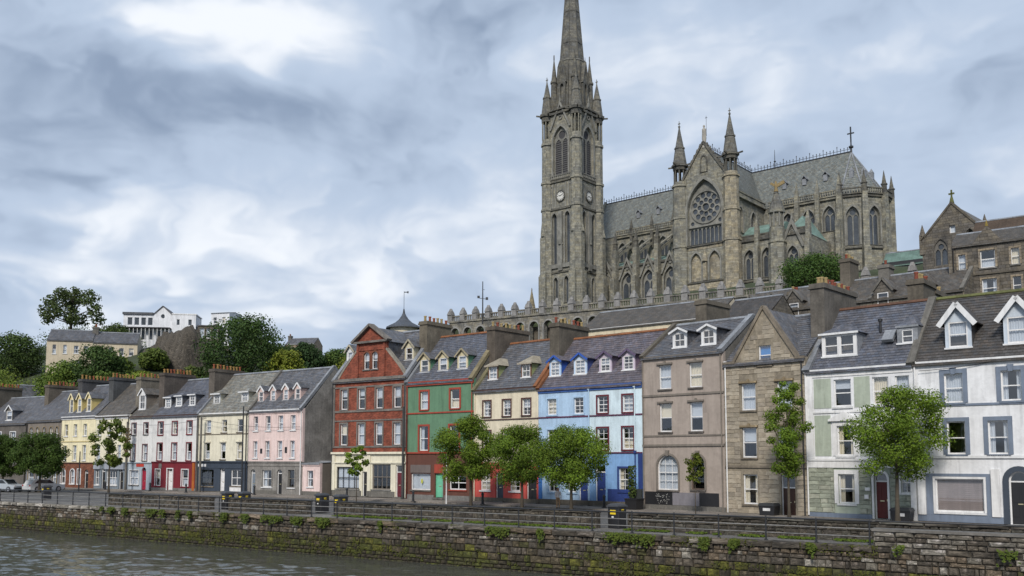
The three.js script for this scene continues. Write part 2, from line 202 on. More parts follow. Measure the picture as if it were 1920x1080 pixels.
function addDormer(g, s, d) {
  const { h, rise, D } = s, pitch = rise / (D / 2), p = d.p ?? .14, x0 = d.w[0] - p, x1 = d.w[1] + p, y0 = d.w[2], y1 = d.w[3] + p * .8, z = d.z, zAt = y => -(y - h) / pitch, ap = d.roof === 'gable' ? y1 + (x1 - x0) * (d.steep ?? .42) : y1, xm = (x0 + x1) / 2, wl = d.wall, cheek = d.cheek || wl;
  const out = d.roof === 'gable' ? [[x0, y0 - .45], [x1, y0 - .45], [x1, y1], [xm, ap], [x0, y1]] : rect(x0, x1, y0 - .45, y1);
  const m = add(g, 'dormer', new B().prism(out, z - .1, z, [rect(d.w[0], d.w[1], d.w[2], d.w[3])]), wl);
  const cb = new B(); for (const x of [x0, x1 - .08]) { const e = Math.min(zAt(y1) - .1, z - .3), f = Math.min(zAt(y0 - .45), z - .12); cb.quad([x, y0 - .45, z - .1], [x, y1, z - .1], [x, y1, e], [x, y0 - .45, f]).quad([x + .08, y0 - .45, f], [x + .08, y1, e], [x + .08, y1, z - .1], [x + .08, y0 - .45, z - .1]); } add(m, 'cheek', cb, cheek);
  const ov = d.ov ?? .16, rb = new B();
  if (d.roof === 'gable') { const k = (ap - y1) / ((x1 - x0) / 2), ex0 = x0 - ov, ex1 = x1 + ov, ey = y1 - ov * k, zf = z + ov, e1 = zAt(ey) - .1, e2 = zAt(ap) - .15; rb.slab([ex0, ey + .06, zf], [xm, ap + .06, zf], [xm, ap + .06, e2], [ex0, ey + .06, e1], -.07).slab([xm, ap + .06, zf], [ex1, ey + .06, zf], [ex1, ey + .06, e1], [xm, ap + .06, e2], -.07); add(m, 'dormer_roof', rb, d.rm || s.roof); const bb = new B(); for (const sg of [-1, 1]) bb.beam([xm + sg * ((x1 - x0) / 2 + ov), ey - .04, zf + .02], [xm, ap + .02, zf + .02], .05, d.barge ?? .15); if (d.bargeM !== null) add(m, 'bargeboard', bb, d.bargeM || whiteTrim); }
  else { const e = y1 + .02, hi = d.hip ?? .6, zf = z + ov, a = [x0 - ov, e, zf], c = [x1 + ov, e, zf], e1 = zAt(e) - .1, t = [xm, e + hi, (z + e1) / 2 - .1 - hi * .2], t2 = [xm, e + hi, zAt(e + hi) - .1]; rb.tri(a, c, t).quad(c, [x1 + ov, e, e1], t2, t).quad([x0 - ov, e, e1], a, t, t2).quad(a, [x0 - ov, e, e1], [x1 + ov, e, e1], c); add(m, 'dormer_roof', rb, d.rm || s.roof); add(m, 'fascia', new B().box(x0 - ov - .01, x1 + ov + .01, e - .1, e + .03, zf - .05, zf + .02), d.bargeM || whiteTrim); }
  const two = d.two ? [[d.w[0], xm - .06], [xm + .06, d.w[1]]] : [[d.w[0], d.w[1]]];
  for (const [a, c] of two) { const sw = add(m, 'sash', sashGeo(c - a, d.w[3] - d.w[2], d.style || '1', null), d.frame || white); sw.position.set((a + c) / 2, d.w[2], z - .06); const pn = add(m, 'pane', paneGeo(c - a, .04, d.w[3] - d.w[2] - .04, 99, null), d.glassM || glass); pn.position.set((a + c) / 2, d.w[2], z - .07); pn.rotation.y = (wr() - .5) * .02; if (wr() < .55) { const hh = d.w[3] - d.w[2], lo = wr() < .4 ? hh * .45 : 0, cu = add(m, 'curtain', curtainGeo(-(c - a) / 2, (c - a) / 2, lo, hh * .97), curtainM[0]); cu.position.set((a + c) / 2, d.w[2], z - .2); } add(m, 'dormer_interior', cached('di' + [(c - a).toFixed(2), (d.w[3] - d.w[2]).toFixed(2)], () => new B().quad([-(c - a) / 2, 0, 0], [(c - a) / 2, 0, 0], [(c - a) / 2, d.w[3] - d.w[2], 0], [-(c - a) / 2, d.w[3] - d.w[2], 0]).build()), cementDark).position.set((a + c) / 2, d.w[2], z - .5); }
  if (d.two) add(m, 'mullion', new B().box(xm - .06, xm + .06, d.w[2], d.w[3], z - .1, z + .01), d.frame || white);
  add(m, 'dormer_sill', new B().box(x0 - .05, x1 + .05, y0 - .1, y0 - .003, z - .05, z + .09), d.sillM || whiteTrim);
}
// ---------- one terraced house ----------
function house(s) {
  const g = thing(s.name, s.label, s.cat || 'house', s.pos, s.ang, s.group); s.D = s.D || 8.8; s.rise = s.rise ?? 4.4; const { L, h, D, rise } = s, e = .012;
  const wins = [...(s.wins || []), ...(s.split || []).map(([a, b, c, d, m]) => [a, b, c, d, { sur: m, sw: .12, sill: m, style: '4' }])], doors = [...(s.doors || []), ...(s.splitD || []).map(d => [...d, { fan: .5 }])];
  for (const zn of s.zones) { const [y0, y1, mat, nm, outline] = zn, holes = [], xs = outline ? outline.map(q => q[0]) : [0, L], zx0 = Math.min(...xs), zx1 = Math.max(...xs), inz = w => (w[2] + w[3]) / 2 >= y0 && (w[2] + w[3]) / 2 < (outline ? Math.max(...outline.map(q => q[1])) : y1) && (w[0] + w[1]) / 2 > zx0 && (w[0] + w[1]) / 2 < zx1; for (const w of wins) if (inz(w)) holes.push(archPts(w[0], w[1], w[2], w[3], w[4]?.arch)); for (const d of doors) if (inz(d)) holes.push(archPts(d[0], d[1], Math.max(d[2], y0 + .004), d[3], d[5]?.arch)); add(g, nm || 'wall', new B().prism(outline || rect(e, L - e, y0, y1), -.32, 0, holes), mat); }
  const sh = s.sideH || h, side = x => [[x, 0, -.325]], pent = [[.325, -1.2], [.325, sh - .06], [D / 2, sh + rise - .12], [D - .3, sh - .06], [D - .3, -1.2]];
  for (const x of [e, L - e - .28]) { const b = new B(new THREE.Matrix4().makeRotationY(Math.PI / 2).setPosition(x, 0, 0)); b.prism(pent, 0, .28); add(g, 'side_wall', b, s.side || cementM); }
  add(g, 'back_wall', new B().box(e, L - e, -1.2, h - .1, -D, -D + .3), s.side || cementM);
  add(g, 'foundation', new B().box(e, L - e, -1.2, -.004, -D + .3, -.01), cementDark);
  if (s.roof) { add(g, 'roof', roofGeo(L - e, h, rise, D, .2, e), s.roof); add(g, 'ridge_tiles', new B().prism([[-.17, -.13], [0, .03], [.17, -.13], [.14, -.18], [-.14, -.18]], e, L - e).build().rotateY(Math.PI / 2).translate(0, h + rise + .1, -D / 2), s.ridge || leadM); }
  if (s.gutter !== null) add(g, 'gutter', new B().box(e, L - e, h - .14, h - .03, .005, .17), s.gutter || whiteTrim);
  for (const b of s.bands || []) { const [y, t, pr, mat, a, c] = b; add(g, b[6] || 'string_course', new B().box(a ?? e, c ?? L - e, y, y + t, .002, pr), mat); }
  for (const w of wins) addWindow(g, w[0], w[1], w[2], w[3], { ...(s.wo || {}), ...(w[4] || {}) });
  for (const d of doors) addDoor(g, d[0], d[1], d[2], d[3], d[4], d[5]);
  for (const d of s.dormers || []) addDormer(g, s, { ...(s.dd || {}), ...d });
  for (const c of s.chimneys || []) addChimney(g, c);
  const k = rise / (D / 2);
  for (const [x, mat, w = .34] of s.verges || []) { const b = new B(), zf = .22, yf = h - .22 * k + .1; b.beam([x, yf, zf], [x, h + rise + .1, -D / 2], w, .3); b.beam([x, h + rise + .1, -D / 2], [x, yf, -D - zf], w, .3); add(g, 'verge_coping', b, mat); }
  for (const [x, mat, y1 = h - .1, y0 = 0] of s.pipes || []) add(g, 'downpipe', new B().cyl(x, y0, y1, .09, .05, .05, 8).box(x - .09, x + .09, y1 - .05, y1 + .16, .01, .17), mat);
  for (const b of s.boxes || []) add(g, b[0], new B().box(...b[1]), b[2]);
  if (s.extra) s.extra(g);
  return g;
}
// ---------- stones: a few worn block shapes, scaled per stone ----------
function stoneGeo(seed, inset = .09) {
  const r = rng(seed), j = a => (r() - .5) * a, c = [[-.5, -.5], [.5, -.5], [.5, .5], [-.5, .5]], o = r() * 5;
  const r1 = c.map(([x, y]) => [x + j(.09), y + j(.13), .18 + j(.1)]), r2 = c.map(([x, y]) => [x * (1 - inset * 2) + j(.07), y * (1 - inset * 2.2) + j(.09), .46 + j(.14)]), mid = [j(.2), j(.2), .54 + j(.14)];
  const b = new B(); for (let k = 0; k < 4; k++) { const l = (k + 1) % 4; b.quad([c[k][0], c[k][1], -.5], [c[l][0], c[l][1], -.5], r1[l], r1[k]); b.quad(r1[k], r1[l], r2[l], r2[k]); b.tri(r2[k], r2[l], mid); }
  const g = b.build(); const uv = g.attributes.uv; for (let i = 0; i < uv.count; i++) uv.setXY(i, uv.getX(i) * .5 + o, uv.getY(i) * .35 + o * .7); return g;
}
const stoneGeos = Array.from({ length: 8 }, (_, k) => stoneGeo(100 + k)), ashGeos = Array.from({ length: 6 }, (_, k) => stoneGeo(300 + k, .035));
// list of stones [x, y, z, w, h, d, material index]; the first `most` become parts, the rest one joined part
function layStones(parent, name, list, mats, geos, most, seed) {
  const r = rng(seed), rest = new Map();
  list.forEach((s, i) => {
    const g = geos[Math.floor(r() * geos.length)], m = new THREE.Matrix4().compose(V(s[0], s[1], s[2]), new THREE.Quaternion().setFromEuler(new THREE.Euler((r() - .5) * .03, (r() - .5) * .04, (r() - .5) * .05)), V(s[3] * (r() < .5 ? -1 : 1), s[4], s[5]));
    if (m.determinant() < 0) m.scale(V(-1, 1, 1));
    if (i < most) { const q = add(parent, name, g, mats[s[6]]); q.applyMatrix4(m); }
    else { const c = g.clone().applyMatrix4(m), n = c.attributes.position.count, col = mats[s[6]].color, a = new Float32Array(n * 3); for (let k = 0; k < n; k++) { a[k * 3] = col.r; a[k * 3 + 1] = col.g; a[k * 3 + 2] = col.b; } c.setAttribute('color', new THREE.BufferAttribute(a, 3)); const key = 'x'; if (!rest.has(key)) rest.set(key, []); rest.get(key).push(c); }
  });
  for (const [, gs] of rest) { const base = mats[0].clone(); base.color.setRGB(1, 1, 1); base.vertexColors = true; const q = add(parent, name + 'work', mergeGeometries(gs), base); q.userData.kind = 'stuff'; }
}
function coursed(x0, x1, y0, y1, ch, len, r, skip, pick, z, d) {
  const out = []; let y = y0; while (y < y1 - .06) { let h = ch * (.62 + .8 * r()); if (y + h > y1 - .08) h = y1 - y; let x = x0; while (x < x1 - .05) { let w = len * (.4 + 1.25 * r()); if (x + w > x1 - .12) w = x1 - x; const cx = x + w / 2, cy = y + h / 2; if (!skip(x + .03, x + w - .03, y + .03, y + h - .03)) { const k = r(), dd = d * (.8 + .4 * r()), j = (r() - .5) * .05; if (k < .2 && w < len * 1.2 && h > ch * .9) { const f = .4 + .2 * r(); out.push([cx, y + h * f / 2, z, w - .022, h * f - .02, dd, pick(cx, cy)], [cx, y + h * (1 + f) / 2, z, w - .022, h * (1 - f) - .02, d * (.85 + .3 * r()), pick(cx, cy + .1)]); } else out.push([cx, cy, z, w - .022 - Math.abs(j), h - .02 - Math.abs(j) * .6, dd, pick(cx, cy)]); } x += w; } y += h; }
  return out;
}
function blocks(g, name, x0, x1, y0, y1, ch, len, ex, mats, seed, proud, inside) {
  const r = rng(seed), out = []; let y = y0;
  while (y < y1 - .05) { const h = Math.min(ch * (.85 + .3 * r()), y1 - y); // cut each course round the openings
    let spans = [[x0, x1]]; for (const [a, b, c, d] of ex) if (c < y + h - .02 && d > y + .02) spans = spans.flatMap(([s, e]) => b <= s || a >= e ? [[s, e]] : [[s, a], [b, e]].filter(([p, q]) => q - p > .08));
    for (const [s, e] of spans) { let x = s; while (x < e - .02) { let w = len * (.6 + .8 * r()); if (x + w > e - .15) w = e - x; if (!inside || (inside(x + .04, y + h) && inside(x + w - .04, y + h))) out.push([x + w / 2, y + h / 2, 0, w - .014, h - .014, proud * 2 * (.8 + .4 * r()), Math.floor(r() * mats.length)]); x += w; } } y += h; }
  layStones(g, name, out, mats, ashGeos, 300, seed + 1);
}
// ---------- the terrace along the quay, from the right ----------
const M = { white: plas(.76, .77, .79), blueGrey: paint(.17, .21, .28), sage: plas(.40, .45, .37), sageStone: null, stone: weathered(.36, .31, .235), taupe: plas(.37, .315, .275), sky: plas(.41, .57, .76), sky2: plas(.22, .40, .69), pale: plas(.62, .75, .82), navy: paint(.025, .05, .20), cream: plas(.72, .65, .50), coral: plas(.52, .085, .07), green: plas(.12, .235, .145), brown: plas(.125, .05, .035), red: paint(.34, .055, .03), brick: std([.29, .09, .056], { map: brickT, bumpMap: plasterB, bumpScale: .006 }), pink: plas(.74, .59, .56), greyStone: weathered(.30, .285, .265), paleYellow: plas(.77, .73, .56), yellow: plas(.79, .72, .49), navyGrey: paint(.045, .06, .085), wine: plas(.18, .013, .024), ivory: plas(.74, .70, .56), mud: plas(.20, .175, .15), shopGrey: paint(.20, .24, .28), offw: plas(.70, .70, .69), maroon: paint(.13, .02, .03), tan: weathered(.40, .31, .19), mint: paint(.16, .52, .34), woodDark: paint(.06, .025, .015), plum: paint(.12, .03, .07) };
const S = { blue: slate(.15, .16, .195), dark: slate(.105, .097, .092), mid: slate(.165, .17, .19), purple: slate(.175, .158, .185), fibre: slate(.29, .285, .255), brownish: slate(.155, .142, .127), rust: weathered(.30, .12, .05) };
const lintelGrey = weathered(.24, .235, .225), sillStone = weathered(.26, .22, .17);
const quoinPair = (g, x, y0, y1, mat) => add(g, 'pilaster', new B().box(x - .22, x + .22, y0, y1, .002, .07), mat);
const T = 'terraced houses facing the quay';
house({ name: 'terraced_house', label: 'white house at the right edge with blue-grey window surrounds and two big gabled dormers', group: T, pos: [24.33, 2.44, -54.8], ang: -40, L: 7.8, h: 9.55, roof: S.dark, ridge: weathered(.16, .17, .06), zones: [[3.2, 9.55, M.white], [0, 3.2, M.white, 'ground_floor_wall']], side: M.white,
  wins: [[1.75, 2.78, 6.98, 8.72, { sur: M.blueGrey, sw: .24, sill: M.blueGrey, curtain: 'net', key: M.blueGrey }], [4.78, 5.82, 6.98, 8.72, { sur: M.blueGrey, sw: .24, sill: M.blueGrey, curtain: 'drapes', key: M.blueGrey }], [1.8, 2.8, 3.95, 5.88, { sur: M.blueGrey, sw: .23, sill: M.blueGrey, curtain: 'none' }], [4.0, 5.04, 3.95, 5.88, { sur: M.blueGrey, sw: .23, sill: M.blueGrey, curtain: 'drapes' }], [1.03, 3.65, .58, 2.52, { style: 'fixed', sur: white, sw: .12, curtain: 'shut', cm: 2, name: 'shop_window' }]],
  doors: [[4.95, 6.0, 0, 2.98, black, { fan: .62, arch: 'round', sur: M.navyGrey, sw: .3 }]], wo: { style: '1' },
  bands: [[6.78, .13, .06, M.blueGrey], [3.72, .16, .1, whiteTrim], [0, .38, .05, M.blueGrey, .012, 4.62, 'plinth']],
  boxes: [['shop_panel', [.52, .9, .385, 2.82, .003, .04], M.blueGrey], ['shop_panel', [3.78, 4.02, .385, 2.82, .003, .04], M.blueGrey], ['shop_panel', [.9, 3.78, 2.65, 2.82, .003, .04], M.blueGrey], ['shop_panel', [.9, 3.78, .385, .46, .003, .04], M.blueGrey], ['pilaster', [.05, .5, .385, 3.1, .004, .12], white], ['pilaster', [4.05, 4.5, .385, 3.1, .004, .12], white]],
  dd: { roof: 'gable', wall: paint(.55, .62, .70), cheek: S.dark, ov: .3, barge: .3, steep: .62, p: .2 }, dormers: [{ w: [1.95, 3.0, 10.32, 11.85], z: -.62 }, { w: [5.1, 6.2, 10.32, 11.85], z: -.66 }], pipes: [[.12, white, 9.4, .4]], verges: [[.05, cementM, .3]],
  chimneys: [[-1.0, -4.7, -7.4, 11.5, 15.5, 6, cementDark, 2], [-1.0, -7.45, -10.4, 11.5, 15.2, 6, cementDark, 2]] });
const sageStoneM = [weathered(.42, .45, .36), weathered(.37, .40, .32), weathered(.46, .475, .385)];
house({ name: 'terraced_house', label: 'sage green and white house with pedimented first-floor window and stone-clad ground floor', group: T, pos: [19.36, 2.4, -59.5], ang: -43.4, L: 6.85, h: 9.55, rise: 4.45, roof: S.blue, ridge: weathered(.16, .08, .05), zones: [[3.16, 9.55, M.white], [0, 3.16, M.sage, 'ground_floor_wall']],
  wins: [[1.86, 3.0, 7.05, 8.8, { curtain: 'blind' }], [4.35, 5.35, 7.05, 8.8, {}], [5.75, 6.6, 7.05, 8.8, { curtain: 'net' }], [2.0, 3.06, 3.92, 5.82, { sur: white, sw: .28, curtain: 'drapes', cm: 1 }], [4.9, 5.96, 3.92, 5.82, { sur: white, sw: .28 }], [2.0, 3.06, .9, 2.76, { sur: white, sw: .26, curtain: 'drapes', cm: 1 }], [5.9, 6.5, 1.68, 2.9, { sur: white, sw: .16, style: '2', curtain: 'drapes' }]],
  doors: [[4.26, 5.1, .04, 2.92, paint(.11, .012, .01), { fan: .62, arch: 'round', sur: white, sw: .12 }]],
  bands: [[6.66, .12, .07, white], [3.6, .14, .16, white], [3.16, .44, .1, white, undefined, undefined, 'cornice'], [9.0, .5, .05, white, undefined, undefined, 'frieze'], [0, .28, .06, M.blueGrey, .012, 4.1, 'plinth']],
  boxes: [['sage_panel', [.52, 1.68, 6.98, 8.9, .003, .025], M.sage], ['sage_panel', [3.2, 4.2, 6.98, 8.9, .003, .025], M.sage], ['sage_panel', [.52, 1.6, 3.9, 6.52, .003, .025], M.sage], ['sage_panel', [3.45, 4.5, 3.9, 6.52, .003, .025], M.sage], ['pilaster', [.03, .45, 3.75, 9.0, .004, .08], white], ['pilaster', [6.35, 6.82, 3.62, 6.65, .004, .08], white], ['pilaster', [6.5, 6.83, .03, 3.15, .02, .13], white], ['alarm_box', [3.7, 3.95, 1.25, 1.5, .1, .17], white], ['alarm_box', [3.75, 4.05, 1.75, 1.95, .1, .17], white]],
  dormers: [{ w: [1.0, 3.0, 10.42, 11.75], z: -.7, p: .16, roof: 'hip', two: true, wall: white, cheek: leadM, hip: .75 }, { w: [5.85, 6.5, 10.95, 11.75], z: -1.2, p: .3, roof: 'hip', wall: leadM, bargeM: leadM, hip: .8, ov: .06 }], pipes: [[.0, white, 9.4, .1]], verges: [[6.75, cementM, .4], [.1, leadM, .5]],
  chimneys: [[.05, -1.9, -7.2, 9.5, 15.6, 10, weathered(.17, .155, .135), 2]],
  extra: g => { const c = cement2(); add(g, 'pediment', new B().prism([[1.5, 6.12], [3.56, 6.12], [3.56, 6.24], [2.53, 6.72], [1.5, 6.24]], .004, .2), white); add(g, 'pediment', new B().prism([[4.4, 6.12], [6.46, 6.12], [6.46, 6.24], [5.43, 6.72], [4.4, 6.24]], .004, .2), white); add(g, 'skylight', new B().slab([4.6, 11.08, -1.2], [5.3, 11.08, -1.2], [5.3, 11.78, -1.95], [4.6, 11.78, -1.95], -.22), leadM); add(g, 'roof_vent', new B().cyl(4.1, 11.9, 12.7, -2.3, .08).cyl(4.1, 12.6, 12.78, -2.3, .14), black); blocks(g, 'stone', .03, 6.48, .3, 3.13, .3, .62, [[1.72, 3.34, .3, 3.1], [4.1, 5.26, 0, 3.1], [5.72, 6.48, 1.5, 3.1]], sageStoneM, 17, .07); } });
function cement2() { return cementM; }
const stoneM = [weathered(.47, .405, .31), weathered(.42, .36, .275), weathered(.39, .34, .27), weathered(.50, .44, .345), weathered(.44, .385, .30)];
house({ name: 'stone_house', label: 'brown stone gabled house with a blue attic window and white downpipe', group: T, pos: [14.98, 2.31, -63.9], ang: -45.2, L: 6.21, h: 10.5, rise: 3.5, roof: S.mid, gutter: null, zones: [[0, 10.5, M.stone, 'wall', [[.012, 0], [6.2, 0], [6.2, 10.55], [5.55, 10.55], [3.22, 14.1], [.95, 10.55], [.012, 10.55]]]],
  wins: [[2.78, 3.72, 10.2, 11.55, { glassBlue: 1, sill: sillStone, curtain: 'blind' }], [1.38, 2.48, 7.15, 9.0, { sill: sillStone, head: M.tan, curtain: 'net' }], [4.1, 5.2, 7.15, 9.0, { sill: sillStone, head: M.tan, curtain: 'net' }], [1.38, 2.48, 3.9, 5.95, { sill: sillStone, head: M.tan, curtain: 'blind' }], [4.1, 5.2, 3.9, 5.95, { sill: sillStone, head: M.tan }], [1.38, 2.48, .72, 2.75, { sill: sillStone, curtain: 'drapes', cm: 1 }]],
  doors: [[4.22, 5.25, .04, 2.76, M.woodDark, { fan: .9 }]], bands: [[3.2, .16, .1, sillStone], [10.44, .16, .18, sillStone, .012, .97, 'kneeler'], [10.44, .16, .18, sillStone, 5.53, 6.19, 'kneeler']], pipes: [[.18, white, 10.5, .1], [5.95, iron, 10.4, .1]],
  verges: [], chimneys: [],
  extra: g => {
    const cb = new B(); cb.beam([.8, 10.5, -.1], [3.22, 14.25, -.1], .45, .2).beam([5.7, 10.5, -.1], [3.22, 14.25, -.1], .45, .2); add(g, 'gable_coping', cb, sillStone);
    const rb = new B(); rb.slab([.95, 10.62, -.2], [3.22, 14.05, -.2], [3.22, 14.05, -6], [.95, 10.62, -3.2], -.08).slab([3.22, 14.05, -.2], [5.55, 10.62, -.2], [5.55, 10.62, -3.2], [3.22, 14.05, -6], -.08); add(g, 'gable_roof', rb, S.mid);
    blocks(g, 'stone', .03, 6.18, .1, 13.8, .29, .6, [[1.22, 2.64, .55, 3.0], [4.1, 5.4, 0, 2.95], [0, 7, 3.17, 3.4], [1.22, 2.64, 3.72, 6.3], [3.94, 5.36, 3.72, 6.3], [1.22, 2.64, 6.98, 9.4], [3.94, 5.36, 6.98, 9.4], [2.6, 3.9, 10.05, 11.75]], stoneM, 23, .035, (x, y) => y < 10.4 || (y < 14 - Math.abs(x - 3.22) * 1.56)); add(g, 'blue_blind', new B().box(2.8, 3.7, 10.22, 11.53, -.26, -.25), paint(.03, .2, .52)); } });
house({ name: 'terraced_house', label: 'taupe rendered house with arched ground-floor openings and two small white dormers', group: T, pos: [9.91, 2.41, -68.8], ang: -44.1, L: 7.05, h: 11.4, rise: 2.9, roof: S.mid, gutter: M.mud, zones: [[4.7, 11.4, M.taupe], [0, 4.7, M.taupe, 'ground_floor_wall']],
  wo: { sill: weathered(.17, .15, .135) }, wins: [[1.55, 2.63, 8.88, 10.68, { head: M.mud, curtain: 'net' }], [4.2, 5.28, 8.88, 10.68, { head: M.mud, curtain: 'net' }], [1.55, 2.63, 5.7, 7.8, { head: M.mud, curtain: 'blind', cm: 1 }], [4.2, 5.28, 5.7, 7.8, { head: M.mud, curtain: 'blind' }], [1.32, 3.12, 1.42, 4.0, { arch: 'round', style: '6', sur: M.mud, sw: .14, key: M.mud, curtain: 'net' }], [4.24, 5.36, 1.5, 3.96, { arch: 'round', frame: paint(.1, .07, .055), sur: M.mud, sw: .14, key: M.mud, curtain: 'none' }]],
  bands: [[8.35, .15, .08, M.mud], [5.35, .12, .06, M.mud], [4.62, .16, .1, M.mud], [0, .32, .08, cementM, undefined, undefined, 'plinth']], boxes: [['black_panel', [.15, 2.6, .34, 1.28, .003, .03], black], ['black_panel', [4.9, 6.5, .34, 1.28, .003, .03], black], ['grey_panel', [2.61, 4.89, .34, 1.26, .003, .025], paint(.21, .20, .22)]],
  dd: { roof: 'gable', wall: whiteTrim, cheek: S.mid, steep: .2, ov: .22, p: .14 }, dormers: [{ w: [2.35, 3.3, 12.05, 13.1], z: -.9, style: '2' }, { w: [4.85, 5.8, 12.05, 13.1], z: -.9, style: '2' }], pipes: [[6.85, M.mud], [.1, M.mud]], verges: [[6.9, leadM, .4], [.1, cementDark, .35]],
  chimneys: [[2.2, -4.9, -8.4, 13.4, 16.2, 0, cementDark, 0]],
  extra: g => { const m = std([.26, .26, .25]); const b = new B(), r = rng(5); for (let k = 0; k < 34; k++) { const x = 1.05 + r() * 1.3, y = .45 + r() * .72; b.beam([x, y, .034], [x + (r() - .5) * .3, y + (r() - .5) * .22, .034], .006, .025 + r() * .03); } add(g, 'graffiti', b, m); } });
house({ name: 'terraced_house', label: 'blue half and pale blue half double house with four small dormers', group: T, pos: [2.2, 2.44, -75.4], ang: -40.6, L: 10.15, h: 9.55, rise: 4.5, roof: S.purple, ridge: S.rust, gutter: paint(.06, .11, .30), zones: [[4.15, 9.55, M.sky, 'wall', rect(.012, 5.2, 4.15, 9.55)], [4.15, 9.55, M.pale, 'pale_wall', rect(5.205, 10.14, 4.15, 9.55)], [0, 4.15, M.sky, 'ground_floor_wall', rect(.012, 5.2, 0, 4.15)], [0, 4.15, M.sky2, 'ground_floor_wall', rect(5.205, 10.14, 0, 4.15)]].map(z => z),
  splitX: 5.2, wins: [], doors: [], bands: [[7.02, .1, .07, M.plum], [4.1, .1, .07, M.plum, 5.2, 10.1], [9.1, .3, .1, paint(.05, .13, .42), undefined, undefined, 'cornice'], [0, .4, .06, cementDark, undefined, undefined, 'plinth'], [.4, .95, .03, M.navy, 6.9, 10.1, 'dado']], pipes: [[5.2, M.sky, 9.2, .4], [9.5, M.pale, 9.2, 4.2], [9.5, M.navy, 4.15, .4]], boxes: [['pilaster', [9.75, 10.13, .41, 4.08, .035, .08], M.navy], ['pilaster', [.03, .38, .41, 4.1, .004, .06], paint(.04, .16, .46)]],
  dormers: [{ w: [.55, 1.45, 10.6, 11.75], z: -1.0, wall: paint(.45, .60, .80), cheek: paint(.03, .10, .42), bargeM: paint(.03, .10, .42) }, { w: [3.1, 4.1, 10.6, 11.75], z: -1.0, wall: paint(.55, .68, .85), cheek: paint(.05, .08, .25), bargeM: paint(.03, .10, .42) }, { w: [5.6, 6.5, 10.65, 11.75], z: -1.05, wall: paint(.58, .50, .60), cheek: paint(.20, .16, .22), bargeM: paint(.12, .09, .16) }, { w: [7.8, 8.7, 10.65, 11.75], z: -1.05, wall: paint(.58, .50, .60), cheek: paint(.24, .18, .26), bargeM: paint(.12, .09, .16) }], dd: { roof: 'gable', steep: .3, ov: .2, p: .15, style: '4' }, verges: [[.1, S.rust, .35]],
  chimneys: [[0, -2.2, -6.5, 9.6, 15.3, 7, cementDark, 2]] , split: [[.95, 1.93, 7.28, 8.58, M.sky], [3.68, 4.66, 7.28, 8.58, M.sky], [6.0, 6.98, 7.28, 8.58, M.maroon], [8.38, 9.34, 7.28, 8.58, M.maroon], [.95, 1.93, 4.45, 6.05, M.sky], [3.68, 4.66, 4.45, 6.05, M.sky], [5.98, 6.98, 4.4, 6.08, M.maroon], [8.33, 9.33, 4.4, 6.1, M.maroon], [1.06, 1.95, 1.0, 2.75, M.sky], [3.0, 3.9, 1.0, 2.75, M.sky], [7.95, 8.9, 1.2, 2.98, M.navy]], splitD: [[5.7, 6.7, .04, 3.1, M.navy], [4.1, 5.0, .04, 2.9, M.navy]] });
house({ name: 'terraced_house', label: 'cream house with coral red ground floor and two timber dormers, behind the middle street trees', group: T, pos: [-3.38, 2.44, -80.3], ang: -41.3, L: 7.42, h: 9.75, rise: 4.5, roof: S.mid, ridge: S.rust, gutter: M.woodDark, zones: [[3.2, 9.75, M.cream], [0, 3.2, M.coral, 'ground_floor_wall']],
  wo: { sur: paint(.09, .035, .03), sw: .1, sill: paint(.07, .03, .025), style: '4' }, wins: [[1.15, 2.05, 7.35, 8.72], [3.45, 4.36, 7.35, 8.72], [5.65, 6.58, 7.35, 8.72], [1.15, 2.05, 4.4, 6.1], [3.45, 4.36, 4.4, 6.1], [5.65, 6.58, 4.4, 6.1], [.85, 2.0, .95, 2.5, { sur: null, sill: white }], [4.25, 5.4, .95, 2.5, { sur: null, sill: white }]], doors: [[2.6, 3.5, .04, 2.5, M.navyGrey, {}], [6.1, 7.2, .04, 2.7, black, { fan: .4 }]],
  bands: [[7.0, .1, .07, paint(.10, .06, .05)], [3.15, .2, .12, M.coral, undefined, undefined, 'fascia'], [0, .35, .06, cementDark, undefined, undefined, 'plinth']], dd: { roof: 'hip', hip: .75, ov: .25, p: .1, wall: paint(.17, .08, .045), cheek: paint(.30, .34, .16), rm: weathered(.40, .36, .28), bargeM: weathered(.45, .40, .32), style: '2' }, dormers: [{ w: [1.0, 1.95, 10.7, 11.8], z: -.9 }, { w: [4.9, 5.8, 10.65, 11.75], z: -.86 }], verges: [[.1, weathered(.26, .24, .14), .4], [7.25, S.rust, .35]], pipes: [[.15, M.cream]],
  chimneys: [[0, -2.2, -7, 9.6, 15.7, 8, weathered(.15, .125, .10), 2]] });
